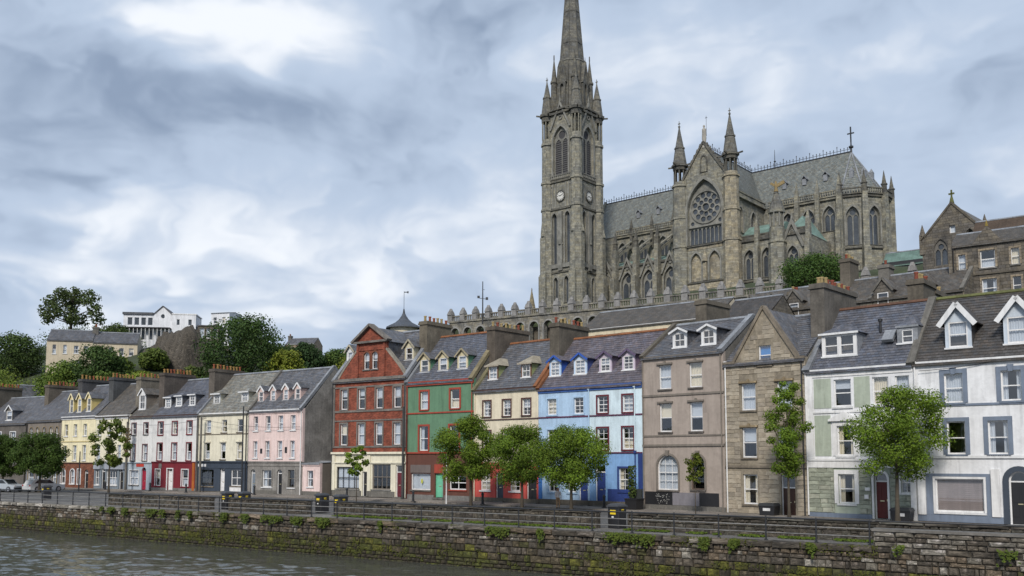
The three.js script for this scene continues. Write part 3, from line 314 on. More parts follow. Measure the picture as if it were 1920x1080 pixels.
house({ name: 'terraced_house', label: 'green house with orange-red window frames above a dark brown shopfront', group: T, pos: [-9.9, 2.41, -85.2], ang: -36.9, L: 8.16, h: 10.9, rise: 4.7, roof: S.blue, ridge: S.rust, gutter: M.red, zones: [[4.25, 10.9, M.green], [0, 4.25, M.brown, 'shopfront']],
  wo: { sur: M.red, sw: .17, sill: M.red }, wins: [[1.73, 2.72, 8.25, 9.92], [5.42, 6.5, 8.25, 9.95], [1.65, 2.75, 4.45, 6.7, { curtain: 'drapes' }], [5.35, 6.45, 4.45, 6.7], [.65, 3.05, .85, 2.35, { name: 'shop_window', style: 'fixed', curtain: 'net', cm: 0, sur: null, sill: cementM }], [5.35, 7.3, .95, 2.2, { name: 'shop_window', style: 'fixed2', sur: null, curtain: 'none' }]], doors: [[3.6, 4.62, .2, 2.35, M.mint, { plain: true, frame: M.mint }]],
  bands: [[7.85, .13, .08, M.red], [4.18, .14, .12, M.red], [10.45, .35, .14, M.red, undefined, undefined, 'cornice'], [0, .42, .07, lintelGrey, .012, 3.5, 'plinth'], [0, .42, .07, lintelGrey, 4.75, 8.1, 'plinth']], boxes: [['sign_board', [.6, 3.1, 2.42, 3.15, .003, .06], paint(.16, .13, .12)], ['door_board', [3.55, 4.7, 2.42, 3.2, .003, .05], M.red]],
  dd: { roof: 'gable', wall: paint(.62, .55, .36), cheek: paint(.15, .33, .20), steep: .42, ov: .2, p: .16, rm: S.mid, bargeM: weathered(.50, .44, .30) }, dormers: [{ w: [.95, 1.85, 11.85, 13.0], z: -.92 }, { w: [3.25, 4.15, 11.88, 13.03], z: -.94 }, { w: [5.55, 6.45, 11.92, 13.08], z: -.97 }], verges: [[7.95, weathered(.26, .22, .13), .45], [.1, leadM, .4]], pipes: [[.12, M.red], [7.98, M.red]],
  chimneys: [[-.1, -2.3, -5.9, 10.5, 17.0, 6, weathered(.19, .165, .125), 3]], extra: g => { add(g, 'window_motif', new B().prism(circ(1.9, 1.65, .12, 10).map(([x, y]) => [x, 1.65 + (y - 1.65) * 2]), -.12, -.11), paint(.5, .5, .08)); } });
{ // red-brick house with a shaped gable
  const arc = []; for (let k = 0; k <= 6; k++) { const t = k / 6; arc.push([.75 + 2.45 * (1 - Math.cos(t * Math.PI / 2)) * .55 + 2.45 * t * .45, 11.6 + 2.6 * Math.pow(t, 1.25)]); }
  const right = arc.map(([x, y]) => [10.42 - x, y]).reverse(), grey = weathered(.23, .21, .19), attic = [[.02, 11.44], [9.91, 11.44], [9.91, 11.6], ...right.reverse().reverse()];
  const outline = [[.02, 11.44], [9.91, 11.44], [9.66, 11.6], ...arc.map(([x, y]) => [10.42 - x, y]), [7.2, 15.1], [3.22, 15.1], ...arc.slice().reverse(), [.75, 11.6]];
  house({ name: 'terraced_house', label: 'tall red brick house with a pedimented curved gable above a cream shopfront', group: T, pos: [-17.97, 2.47, -91], ang: -35.7, L: 9.93, h: 11.44, rise: 5.0, D: 9, roof: S.mid, gutter: null, zones: [[4.2, 11.44, M.brick], [11.44, 20, M.brick, 'gable_wall', outline], [0, 4.2, M.ivory, 'shopfront']],
    wo: { sur: grey, sw: .15, sill: lintelGrey, curtain: 'blind' }, wins: [[1.1, 2.05, 8.5, 10.5], [3.52, 4.46, 8.5, 10.5], [5.92, 6.84, 8.5, 10.5], [8.26, 9.2, 8.5, 10.5], [1.1, 2.05, 4.98, 7.08], [3.52, 4.46, 4.98, 7.08, { curtain: 'net' }], [5.92, 6.84, 4.98, 7.08], [8.28, 9.2, 4.98, 7.08, { curtain: 'net' }], [4.22, 5.02, 12.35, 14.05, { arch: 'round', sur: weathered(.25, .09, .05), sw: .12 }], [5.32, 6.12, 12.35, 14.05, { arch: 'round', sur: weathered(.25, .09, .05), sw: .12 }], [.65, 3.8, .72, 2.85, { name: 'shop_window', style: 'fixed4', sur: null, frame: dark, curtain: 'net' }], [5.55, 7.95, .72, 3.1, { name: 'shop_window', style: 'fixed4', sur: null, frame: M.mud, curtain: 'none' }]],
    doors: [[4.2, 4.85, .05, 2.4, black, { plain: true }], [8.6, 9.4, .05, 3.05, M.maroon, { fan: .7 }]],
    bands: [[11.25, .28, .28, grey, undefined, undefined, 'cornice'], [10.62, .14, .07, grey], [8.2, .2, .08, grey], [7.3, .14, .06, grey], [4.72, .16, .08, grey], [4.1, .2, .25, M.ivory, undefined, undefined, 'fascia_cornice'], [3.2, .12, .12, M.ivory], [0, .55, .08, cementM, .012, 4.1, 'plinth'], [0, .55, .08, cementM, 4.95, 8.5, 'plinth'], [14.92, .2, .3, grey, 2.95, 7.45, 'pediment_base'], [14.2, .12, .08, M.brick, 3.3, 7.1]],
    boxes: [['pilaster', [.05, .45, .56, 4.08, .004, .1], M.ivory], ['pilaster', [4.95, 5.35, .56, 4.08, .004, .1], M.ivory], ['quoin_strip', [.02, .3, 4.9, 11.2, .003, .07], grey], ['quoin_strip', [9.6, 9.9, 4.9, 11.2, .003, .07], grey], ['brick_pier', [3.3, 3.55, 11.6, 14.9, .003, .12], M.brick], ['brick_pier', [6.87, 7.12, 11.6, 14.9, .003, .12], M.brick]],
    dd: { roof: 'gable', wall: paint(.60, .55, .40), steep: .5, p: .2, ov: .2, rm: S.mid, bargeM: weathered(.55, .5, .38) }, dormers: [{ w: [8.35, 9.15, 13.2, 14.35], z: -1.6 }, { w: [.25, .9, 13.3, 14.5], z: -1.7, wall: whiteTrim }], pipes: [[.0, iron], [9.75, iron]], verges: [[9.8, leadM, .4], [.12, leadM, .4]],
    extra: g => { add(g, 'pediment', new B().prism([[2.9, 15.1], [7.5, 15.1], [5.2, 16.6]], -.3, .02), M.brick); const c = new B(); c.beam([2.75, 15.05, .05], [5.2, 16.72, .05], .7, .22).beam([7.65, 15.05, .05], [5.2, 16.72, .05], .7, .22); add(g, 'pediment_coping', c, grey); const s = new B(); for (const a of [arc, arc.map(([x, y]) => [10.42 - x, y])]) for (let k = 0; k < a.length - 1; k++) s.beam([a[k][0], a[k][1] + .05, -.16], [a[k + 1][0], a[k + 1][1] + .05, -.16], .42, .2); add(g, 'gable_coping', s, weathered(.34, .31, .26)); const r = new B(); r.slab([3.1, 14.9, -.3], [5.2, 16.45, -.3], [5.2, 16.45, -4.8], [3.1, 14.9, -4.4], -.08).slab([5.2, 16.45, -.3], [7.3, 14.9, -.3], [7.3, 14.9, -4.4], [5.2, 16.45, -4.8], -.08).quad([3.22, 11.5, -.33], [3.22, 15, -.33], [3.22, 15, -4.4], [3.22, 11.5, -4.4]).quad([7.18, 11.5, -.33], [7.18, 15, -.33], [7.18, 15, -4.4], [7.18, 11.5, -4.4]); add(g, 'gable_roof', r, S.mid); } });
}
house({ name: 'terraced_house', label: 'pink house with four dormers and a bare grey gable end', group: T, pos: [-28.6, 2.39, -98.5], ang: -35, L: 8.55, h: 8.95, rise: 4.6, roof: S.mid, zones: [[3.4, 8.95, M.pink], [0, 3.4, M.greyStone, 'ground_floor_wall']], side: weathered(.33, .315, .295),
  wins: [[.88, 1.6, 6.72, 8.26], [2.84, 3.62, 6.72, 8.26], [4.82, 5.6, 6.72, 8.26], [6.74, 7.52, 6.72, 8.26], [.88, 1.6, 3.82, 5.6], [2.82, 3.56, 3.82, 5.6], [4.78, 5.54, 3.82, 5.6], [6.72, 7.46, 3.82, 5.6], [2.45, 3.95, .75, 2.52, { style: '2' }], [6.5, 7.5, .75, 2.58, { frame: cementM }]].map(w => [...w.slice(0, 4), { sur: w[2] > 3.4 ? M.pink : M.greyStone, sw: .12, ...(w[4] || {}) }]), doors: [[.55, 1.3, .05, 2.6, paint(.2, .24, .29), { fan: .45, arch: 'round' }], [4.75, 5.55, .05, 2.6, black, { fan: .45, arch: 'round' }]],
  bands: [[3.32, .14, .1, M.greyStone], [2.95, .1, .06, M.greyStone], [8.5, .3, .08, M.pink, undefined, undefined, 'cornice'], [0, .4, .05, cementM, 1.4, 4.6, 'plinth']], dd: { roof: 'gable', wall: paint(.66, .50, .46), cheek: paint(.62, .46, .42), steep: .5, ov: .12, p: .16, rm: S.mid }, dormers: [{ w: [.4, 1.05, 9.97, 11.0], z: -1.0 }, { w: [2.4, 3.02, 9.97, 11.05], z: -1.0 }, { w: [4.4, 5.02, 10.0, 11.08], z: -1.02 }, { w: [6.2, 6.84, 10.02, 11.1], z: -1.05 }], verges: [[8.4, leadM, .3], [.1, cementM, .3]], pipes: [[8.4, white]],
  boxes: [['wall_plaque', [2.05, 2.35, 4.3, 4.8, .003, .06], black], ['wall_plaque', [5.95, 6.25, 4.35, 4.95, .003, .06], iron]] });
house({ name: 'annexe', label: 'low flat-roofed pink annexe beside the grey gable end', cat: 'annexe', pos: [-21.55, 2.31, -93.68], ang: -35, L: 2.6, h: 3.35, rise: .12, D: 4.5, roof: leadM, zones: [[0, 3.35, M.pink]], side: M.mud, wins: [[.75, 1.65, .95, 2.6, { sur: M.pink, sw: .1 }]], bands: [[3.1, .18, .1, M.pink, undefined, undefined, 'cornice'], [0, .5, .05, cementM, undefined, undefined, 'plinth']] });
house({ name: 'terraced_house', label: 'ivory house with navy shopfront and two hooded dormers in a pale grey roof', group: T, pos: [-35.68, 2.51, -103.3], ang: -34.2, L: 8.55, h: 8.75, rise: 4.7, roof: S.fibre, gutter: white, zones: [[3.25, 8.75, M.ivory], [0, 3.25, M.navyGrey, 'shopfront']],
  wo: { sill: sillStone }, wins: [[1.32, 2.2, 6.52, 7.92], [4.05, 4.95, 6.52, 7.92], [6.72, 7.6, 6.52, 7.92], [1.25, 2.1, 3.55, 5.38, { head: M.ivory }], [3.95, 4.82, 3.55, 5.38, { head: M.ivory }], [6.7, 7.55, 3.55, 5.4, { head: M.ivory }], [.55, 2.9, .55, 2.4, { name: 'shop_window', style: 'fixed2', frame: M.navyGrey, curtain: 'none' }], [5.85, 7.65, .65, 2.4, { name: 'shop_window', style: 'fixed2', curtain: 'none' }]], doors: [[3.95, 4.78, .03, 2.5, white, { fan: .4 }]],
  bands: [[6.28, .09, .06, sillStone], [3.2, .16, .2, M.navyGrey, undefined, undefined, 'fascia_cornice'], [2.55, .6, .05, M.navyGrey, undefined, undefined, 'fascia']], boxes: [['shop_sign', [.2, 1.6, 2.72, 3.02, .052, .08], whiteTrim], ['white_panel', [5.7, 7.8, .05, .52, .003, .04], white]],
  dd: { roof: 'hip', hip: .55, ov: .28, p: .08, wall: whiteTrim, cheek: paint(.5, .48, .38), rm: S.fibre, style: '4' }, dormers: [{ w: [1.2, 2.15, 9.88, 10.9], z: -1.08 }, { w: [5.95, 6.9, 9.95, 10.95], z: -1.15 }], pipes: [[8.3, iron], [.05, cementM]], verges: [[.08, leadM, .25]], chimneys: [[0, -1.6, -5.9, 8.5, 14.0, 9, weathered(.15, .13, .11), 0]] });
house({ name: 'terraced_house', label: 'white house with wine-red window reveals and wine-red ground floor', group: T, pos: [-42.77, 2.44, -108.1], ang: -34.1, L: 8.56, h: 8.8, rise: 4.5, roof: S.blue, gutter: M.woodDark, zones: [[3.3, 8.8, M.offw], [0, 3.3, M.wine, 'ground_floor_wall']],
  wo: { sur: M.wine, sw: .09, sill: M.wine }, wins: [[1.05, 2.0, 6.5, 8.0], [3.75, 4.7, 6.5, 8.0], [6.5, 7.4, 6.5, 8.0], [1.0, 1.95, 3.5, 5.5], [3.75, 4.7, 3.5, 5.5], [6.5, 7.4, 3.5, 5.5], [.8, 1.72, .5, 2.43, { sur: white }], [5.75, 6.95, .5, 2.43, { sur: white }]], doors: [[3.1, 4.1, .03, 2.5, white, { fan: .35, sur: white, sw: .1 }]], bands: [[3.22, .12, .1, M.maroon], [0, .3, .05, lintelGrey, .012, 3, 'plinth'], [0, .3, .05, lintelGrey, 4.2, 8.5, 'plinth']],
  dd: { roof: 'hip', hip: .5, ov: .2, p: .1, wall: whiteTrim, cheek: S.mid, style: '4' }, dormers: [{ w: [.95, 1.85, 9.78, 10.88], z: -.95 }, { w: [2.95, 3.85, 9.9, 11.0], z: -1.0 }, { w: [5.5, 6.35, 9.9, 11.05], z: -1.0 }], pipes: [[8.4, cementM]], chimneys: [[0, -1, -5.3, 8.5, 14.0, 9, weathered(.13, .11, .095), 0]], boxes: [['round_sign', [1.4, 1.95, 2.55, 3.1, .003, .05], lintelGrey], ['pilaster', [7.7, 8.1, .05, 3.2, .003, .07], paint(.42, .12, .02)]] });
house({ name: 'terraced_house', label: 'narrow white house with a pale blue-grey shopfront and red door', group: T, pos: [-46.69, 2.38, -110.8], ang: -34.6, L: 4.76, h: 8.88, rise: 4.3, roof: S.brownish, gutter: M.woodDark, zones: [[3.3, 8.88, M.offw], [0, 3.3, paint(.40, .46, .52), 'shopfront']], wo: { sill: lintelGrey, sur: M.maroon, sw: .07 },
  wins: [[.5, 1.4, 6.65, 8.05], [2.95, 3.82, 6.65, 8.05], [.42, 1.35, 3.52, 5.45], [2.84, 3.76, 3.52, 5.45], [.3, 2.2, .6, 2.35, { name: 'shop_window', style: '2', sur: white, curtain: 'net' }]], doors: [[2.75, 3.7, .03, 2.7, paint(.36, .02, .05), { arch: 'round', fan: .5, frame: paint(.36, .02, .05) }]], bands: [[3.2, .12, .12, paint(.40, .46, .52)]], boxes: [['shop_sign', [1.7, 3.2, 2.78, 3.12, .003, .05], paint(.5, .05, .03)]],
  dormers: [{ w: [.7, 1.75, 9.75, 11.5], z: -.8, roof: 'gable', wall: whiteTrim, cheek: M.mud, steep: .5, style: '2', rm: S.brownish }], chimneys: [[0, -1, -4, 8.5, 13.8, 6, weathered(.24, .215, .175), 1]] });
house({ name: 'terraced_house', label: 'pale yellow house with a grey awninged shopfront behind the slender sapling', group: T, pos: [-52.71, 2.27, -114.9], ang: -34.2, L: 7.29, h: 9.25, rise: 4.3, roof: S.brownish, gutter: white, zones: [[3.4, 9.25, M.paleYellow], [0, 3.4, M.shopGrey, 'shopfront']], wo: { sill: white },
  wins: [[.35, 1.22, 6.8, 8.22], [2.6, 3.4, 6.8, 8.24], [4.8, 5.62, 6.8, 8.24], [.25, 1.15, 3.65, 5.53], [2.5, 3.4, 3.65, 5.53], [4.78, 5.6, 3.68, 5.55], [.3, 1.2, .6, 2.4, { name: 'shop_window', style: 'fixed2', curtain: 'none' }], [2.7, 5.0, .6, 2.4, { name: 'shop_window', style: 'fixed4', curtain: 'half' }]], doors: [[1.6, 2.45, .03, 2.6, black, { fan: .4 }], [5.4, 6.3, .03, 2.6, dark, { fan: .4 }]], bands: [[3.3, .12, .14, M.shopGrey], [8.75, .35, .07, white, undefined, undefined, 'cornice']], boxes: [['sign_board', [.1, 1.5, 2.55, 3.25, .003, .2], paint(.34, .37, .42)], ['sign_board', [2.6, 6.6, 2.55, 3.25, .003, .25], paint(.34, .37, .42)]], chimneys: [[0, -1.9, -5.2, 8.5, 14.3, 7, weathered(.10, .105, .11), 0]], pipes: [[7.1, iron]] });
house({ name: 'terraced_house', label: 'yellow house with three pointed yellow dormers above a brick ground floor', group: T, pos: [-59.15, 2.16, -119.2], ang: -33.8, L: 7.74, h: 9.45, rise: 4.3, roof: S.mid, gutter: white, zones: [[3.42, 9.45, M.yellow], [0, 3.42, std([.24, .10, .06], { map: brickT }), 'ground_floor_wall']], wo: { sill: white, sur: paint(.80, .74, .5), sw: .1 },
  wins: [[.78, 1.55, 6.9, 8.4], [2.88, 3.65, 6.9, 8.4], [5.08, 5.86, 6.9, 8.4], [.6, 1.44, 3.75, 5.65], [2.83, 3.7, 3.75, 5.68], [5.0, 5.85, 3.75, 5.7], [.3, 1.3, .75, 2.6, { arch: 'round', sur: whiteTrim }], [2.45, 3.45, .75, 2.6, { arch: 'round', sur: whiteTrim }], [4.1, 4.8, .75, 2.6, { sur: whiteTrim }]], doors: [[5.6, 6.5, .03, 2.6, black, { arch: 'round', fan: .5 }]], bands: [[6.1, .12, .08, paint(.6, .5, .25)], [3.36, .12, .1, M.woodDark], [9.0, .3, .1, white, undefined, undefined, 'cornice']],
  dd: { roof: 'gable', wall: paint(.74, .62, .32), cheek: paint(.7, .56, .22), steep: .62, p: .15, ov: .15, bargeM: paint(.78, .70, .45) }, dormers: [{ w: [.75, 1.45, 10.0, 11.7], z: -.58 }, { w: [2.6, 3.3, 10.02, 11.7], z: -.58 }, { w: [4.7, 5.45, 10.05, 11.7], z: -.6 }], chimneys: [[0, -2.3, -6.6, 8.5, 14.6, 8, weathered(.10, .10, .105), 0]] });
house({ name: 'terraced_house', label: 'grey-brown rendered house with arched upper windows behind the left street trees', group: T, pos: [-66.17, 2.07, -124], ang: -34.4, L: 8.5, h: 9.2, rise: 4.2, roof: S.mid, gutter: cementDark, zones: [[3.4, 9.2, M.mud], [0, 3.4, paint(.16, .16, .17), 'shopfront']], wo: { arch: 'round', sur: M.tan, sw: .08 },
  wins: [[.6, 1.4, 6.4, 8.3], [2.2, 3.0, 6.4, 8.3], [3.9, 4.7, 6.4, 8.3], [5.6, 6.4, 6.4, 8.3], [7.1, 7.8, 6.4, 8.3], [.9, 1.8, 3.7, 5.4], [3.4, 4.3, 3.7, 5.4], [6.2, 7.1, 3.7, 5.4], [.6, 2.2, .6, 2.5, { arch: undefined, name: 'shop_window' }], [4.4, 5.4, .6, 2.5, { arch: undefined }], [6.8, 7.8, .6, 2.5, { arch: undefined }]], doors: [[2.8, 3.7, .03, 2.5, paint(.2, .25, .33), {}]], chimneys: [[0, -2.4, -6.6, 8.5, 14.3, 8, weathered(.17, .145, .115), 1]] });
house({ name: 'terraced_house', label: 'dark grey house with white-framed windows and a rounded dormer at the left edge', group: T, pos: [-77, 2.05, -131], ang: -28, L: 10.8, h: 9.0, rise: 4.0, roof: S.mid, gutter: cementDark, zones: [[0, 9.0, weathered(.16, .145, .13)]], wo: { sur: whiteTrim, sw: .1 }, wins: [[.8, 1.8, 6.2, 7.8], [4.2, 5.4, 6.2, 7.8], [7.4, 8.6, 6.2, 7.8], [.8, 1.8, 3.4, 5.0], [4.2, 5.4, 3.4, 5.0], [7.4, 8.6, 3.4, 5.0]], dormers: [{ w: [5.6, 6.8, 9.5, 10.8], z: -.5, roof: 'gable', wall: cementM, cheek: S.mid, steep: .45 }], chimneys: [[.1, -2, -6, 8.4, 14.6, 8, cementDark, 0], [10.6, -4, -7, 8.4, 14.2, 4, cementM, 0]] });

// ---------- buildings up the hill ----------
const darkStone = ashlar(.175, .162, .148), upperT = 'dark stone houses on the terrace above the quay';
const upper = (label, s0, L, gables, wn, ch) => house({ name: 'stone_terrace_house', label, group: upperT, pos: [23.6 + .743 * s0, 12.6, -93 + .669 * s0], ang: -42, L, h: 8.4, rise: 2.7, D: 7.5, roof: S.brownish, gutter: cementDark, zones: [[0, 8.4, darkStone]], side: darkStone, wins: wn, wo: { sill: lintelGrey }, dd: { roof: 'gable', wall: darkStone, steep: .62, p: .35, ov: .12, rm: S.brownish, bargeM: cementM, barge: .16 }, dormers: gables.map(x => ({ w: [x - .5, x + .5, 7.5, 8.9], z: .03 })), chimneys: ch, verges: [[L - .15, cementM, .3]] });
upper('dark stone terrace house with three small gables, left of the tall chimney stacks', 0, 8.2, [1.2, 3.6, 5.9], [], [[4.6, -2.5, -4.5, 8, 10.6, 5, cementDark, 2]]);
upper('dark stone terrace house with one gable between chimney stacks below the apse', 8.2, 5.4, [.7], [], [[1.9, -2.6, -4.8, 8, 13.2, 5, cementDark, 2]]);
upper('dark stone terrace house with two gables next to the convent block', 13.6, 8.0, [1.0, 4.6], [], [[.0, -3.2, -4.6, 8, 12.2, 1, cementM, 2]]);
house({ name: 'convent_block', label: 'dark stone block with white sash windows above the roofs at the right edge', cat: 'building', pos: [40.15, 12.5, -82], ang: -36, L: 13, h: 13, rise: 1.9, D: 8, roof: S.brownish, gutter: cementDark, zones: [[0, 13, darkStone]], side: darkStone, wo: { sill: lintelGrey, sur: ashlar(.32, .28, .235), sw: .16 }, wins: [[.75, 1.35, 10.75, 12.15], [2.55, 3.75, 10.7, 12.3], [5.0, 5.65, 10.75, 12.2], [.8, 1.4, 8.1, 9.55], [2.6, 3.8, 8.0, 9.7], [5.05, 5.7, 8.1, 9.65], [7.2, 8.4, 8.0, 9.7], [7.2, 8.4, 10.7, 12.3]], bands: [[10.1, .16, .12, cementDark]], pipes: [[.35, black, 12.8]], boxes: [['buttress', [.0, .28, 0, 13.6, .003, .35], darkStone]],
  extra: g => { add(g, 'gable', new B().prism([[2.0, 12.8], [4.3, 12.8], [4.3, 13.05], [3.15, 14.5], [2.0, 13.05]], -.3, .05), darkStone); add(g, 'gable_finial', new B().frust(3.15, -.12, 14.5, .16, 15.1, .02, 6), weathered(.3, .22, .05)); const r = new B(); r.slab([1.95, 13.0, 0], [3.15, 14.45, 0], [3.15, 14.45, -3.2], [1.95, 13.0, -.5], -.07).slab([3.15, 14.45, 0], [4.35, 13.0, 0], [4.35, 13.0, -.5], [3.15, 14.45, -3.2], -.07); add(g, 'gable_roof', r, S.brownish); } });
house({ name: 'hipped_house', label: 'building with a rusty brown tiled roof behind the stone block at the right', cat: 'building', pos: [50.6, 14, -98.5], ang: -36, L: 16, h: 16, rise: 3.0, D: 8, roof: weathered(.115, .08, .055), zones: [[0, 16, darkStone]], side: darkStone, chimneys: [] });
{ // chapel gable with cross
  const g = thing('chapel', 'dark stone chapel gable topped by a mossy cross, right of the apse', 'chapel', [49.35, 14, -107.3], -45), hs = archPts(2.35, 3.85 + .1, 14.9, 18.9, 'pointed'), sq = rect(3.2, 3.95, 18.95 + .3, 20.05);
  add(g, 'wall', new B().prism([[0, 0], [7, 0], [7, 18.2], [3.5, 22.1], [0, 18.2]], -.5, 0, [archPts(1.3, 2.9, 14.9, 18.1, 'pointed'), archPts(4.9, 5.9, 16.9, 18.8, 'pointed'), rect(3.15, 3.85, 18.6, 19.5)]), darkStone);
  add(g, 'side_wall', new B().box(.02, .5, 0, 18.1, -12, -.51).box(6.5, 6.98, 0, 18.1, -12, -.51), darkStone);
  add(g, 'roof', new B().slab([-.2, 18.0, -.3], [3.5, 22.0, -.3], [3.5, 22.0, -12], [-.2, 18.0, -12], -.1).slab([3.5, 22.0, -.3], [7.2, 18.0, -.3], [7.2, 18.0, -12], [3.5, 22.0, -12], -.1), S.brownish);
  add(g, 'gable_coping', new B().beam([-.1, 18.2, -.2], [3.5, 22.25, -.2], .6, .22).beam([7.1, 18.2, -.2], [3.5, 22.25, -.2], .6, .22), cementDark);
  const w = add(g, 'window', new B().prism(archPts(1.3, 2.9, 14.9, 18.1, 'pointed'), -.3, -.18, [archPts(1.42, 2.02, 15, 16.9, 'pointed'), archPts(2.18, 2.78, 15, 16.9, 'pointed'), circ(2.1, 17.2, .34, 10)]), cementM); add(w, 'pane', new B().box(1.3, 2.9, 14.9, 18, -.34, -.32), leadGlass);
  const w2 = add(g, 'window', new B().prism(rect(3.15, 3.85, 18.6, 19.5), -.3, -.2, [rect(3.25, 3.75, 18.7, 19.4)]), white); add(w2, 'pane', new B().box(3.15, 3.85, 18.6, 19.5, -.33, -.31), curtainM[0]);
  const w3 = add(g, 'window', new B().prism(archPts(4.9, 5.9, 16.9, 18.8, 'pointed'), -.3, -.2, [archPts(5.02, 5.78, 17, 18.68, 'pointed')]), cementM); add(w3, 'pane', new B().box(4.95, 5.85, 16.9, 18.4, -.33, -.31), leadGlass);
  add(g, 'cross', new B().frust(3.5, -.2, 22.2, .3, 22.9, .14, 6).box(3.42, 3.58, 22.9, 23.8, -.28, -.12).box(3.18, 3.82, 23.25, 23.43, -.28, -.12), weathered(.14, .15, .05));
  for (const x of [0, 7]) add(g, 'pinnacle', new B().box(x - .3, x + .3, 16.5, 18.8, -.5, .1).frust(x, -.2, 18.8, .42, 20.2, .03, 6), darkStone);
}
house({ name: 'copper_roof_building', label: 'small building with a pale green copper roof right of the apse', cat: 'building', pos: [59.4, 31, -143.6], ang: -36, L: 7, h: 5.9, rise: 2.6, D: 6, roof: copperM, zones: [[0, 6.4, black]], gutter: dark });
house({ name: 'rendered_building', label: 'cream building with a dark slate roof below the cathedral terrace', cat: 'building', pos: [7.6, 11.5, -100.5], ang: -38, L: 16.5, h: 8.9, rise: 2.5, D: 8.4, roof: S.brownish, gutter: white, zones: [[0, 8.9, plas(.66, .58, .42)]], side: plas(.62, .55, .42), wins: [[2, 3, 7.2, 8.2], [5.2, 6.2, 7.2, 8.2], [8.4, 9.4, 7.2, 8.2], [11.6, 12.6, 7.2, 8.2]], chimneys: [] });
house({ name: 'slate_roof_house', label: 'dark slate roofed house behind the taupe house, under the transept', cat: 'house', pos: [20.2, 12, -88], ang: -42, L: 5.2, h: 7.6, rise: 2.4, D: 7, roof: S.dark, zones: [[0, 7.6, darkStone]], side: darkStone });
{ const g = thing('round_tower', 'round cream tower with a dark ogee roof and weathervane, behind the red brick house', 'tower', [-15.05, 14, -125]);
  add(g, 'wall', new B().cyl(0, 0, 10.3, 0, 1.9, 1.9, 20), M.cream); add(g, 'roof', new B().geo(new THREE.LatheGeometry([[2.5, 10.1], [2.45, 10.3], [1.9, 10.6], [1.2, 10.95], [.7, 11.4], [.35, 11.9], [.16, 12.3], [.0, 12.5]].map(p => new THREE.Vector2(...p)), 20)), slate(.10, .115, .14));
  add(g, 'finial', new B().cyl(0, 12.3, 12.9, 0, .16, .08), iron); add(g, 'weathervane', new B().cyl(0, 12.9, 15.4, 0, .03).box(.0, .55, 15.2, 15.32, -.02, .02).box(.45, .62, 15.1, 15.4, -.02, .02), iron); }
// left hillside
const hillT = 'houses on the left hillside';
for (const [k, x, z, h, lab] of [[0, -85.3, -165, 6.9, 'cream hillside cottage with slate roof, left one of the joined pair'], [1, -77.85, -167.15, 6.7, 'cream hillside cottage with slate roof, right one of the joined pair beside the rock']]) house({ name: 'hillside_cottage', label: lab, group: hillT, pos: [x, 21, z], ang: 16, L: 7.75, h, rise: 2.3, D: 7, roof: S.mid, gutter: dark, zones: [[0, h, plas(.55, .48, .36)]], side: plas(.5, .45, .36), wins: [[1.0, 1.6, h - 2.6, h - .9], [2.8, 3.4, h - 2.5, h - .9], [4.6, 5.4, h - 2.4, h - 1], [6.3, 7.1, h - 2.4, h - 1], [2.6, 3.5, h - 5.4, h - 3.8], [5.2, 6, h - 5.4, h - 3.8]], chimneys: k ? [[0, -2.6, -3.8, h, h + 3.2, 2, cementM, 0]] : [] });
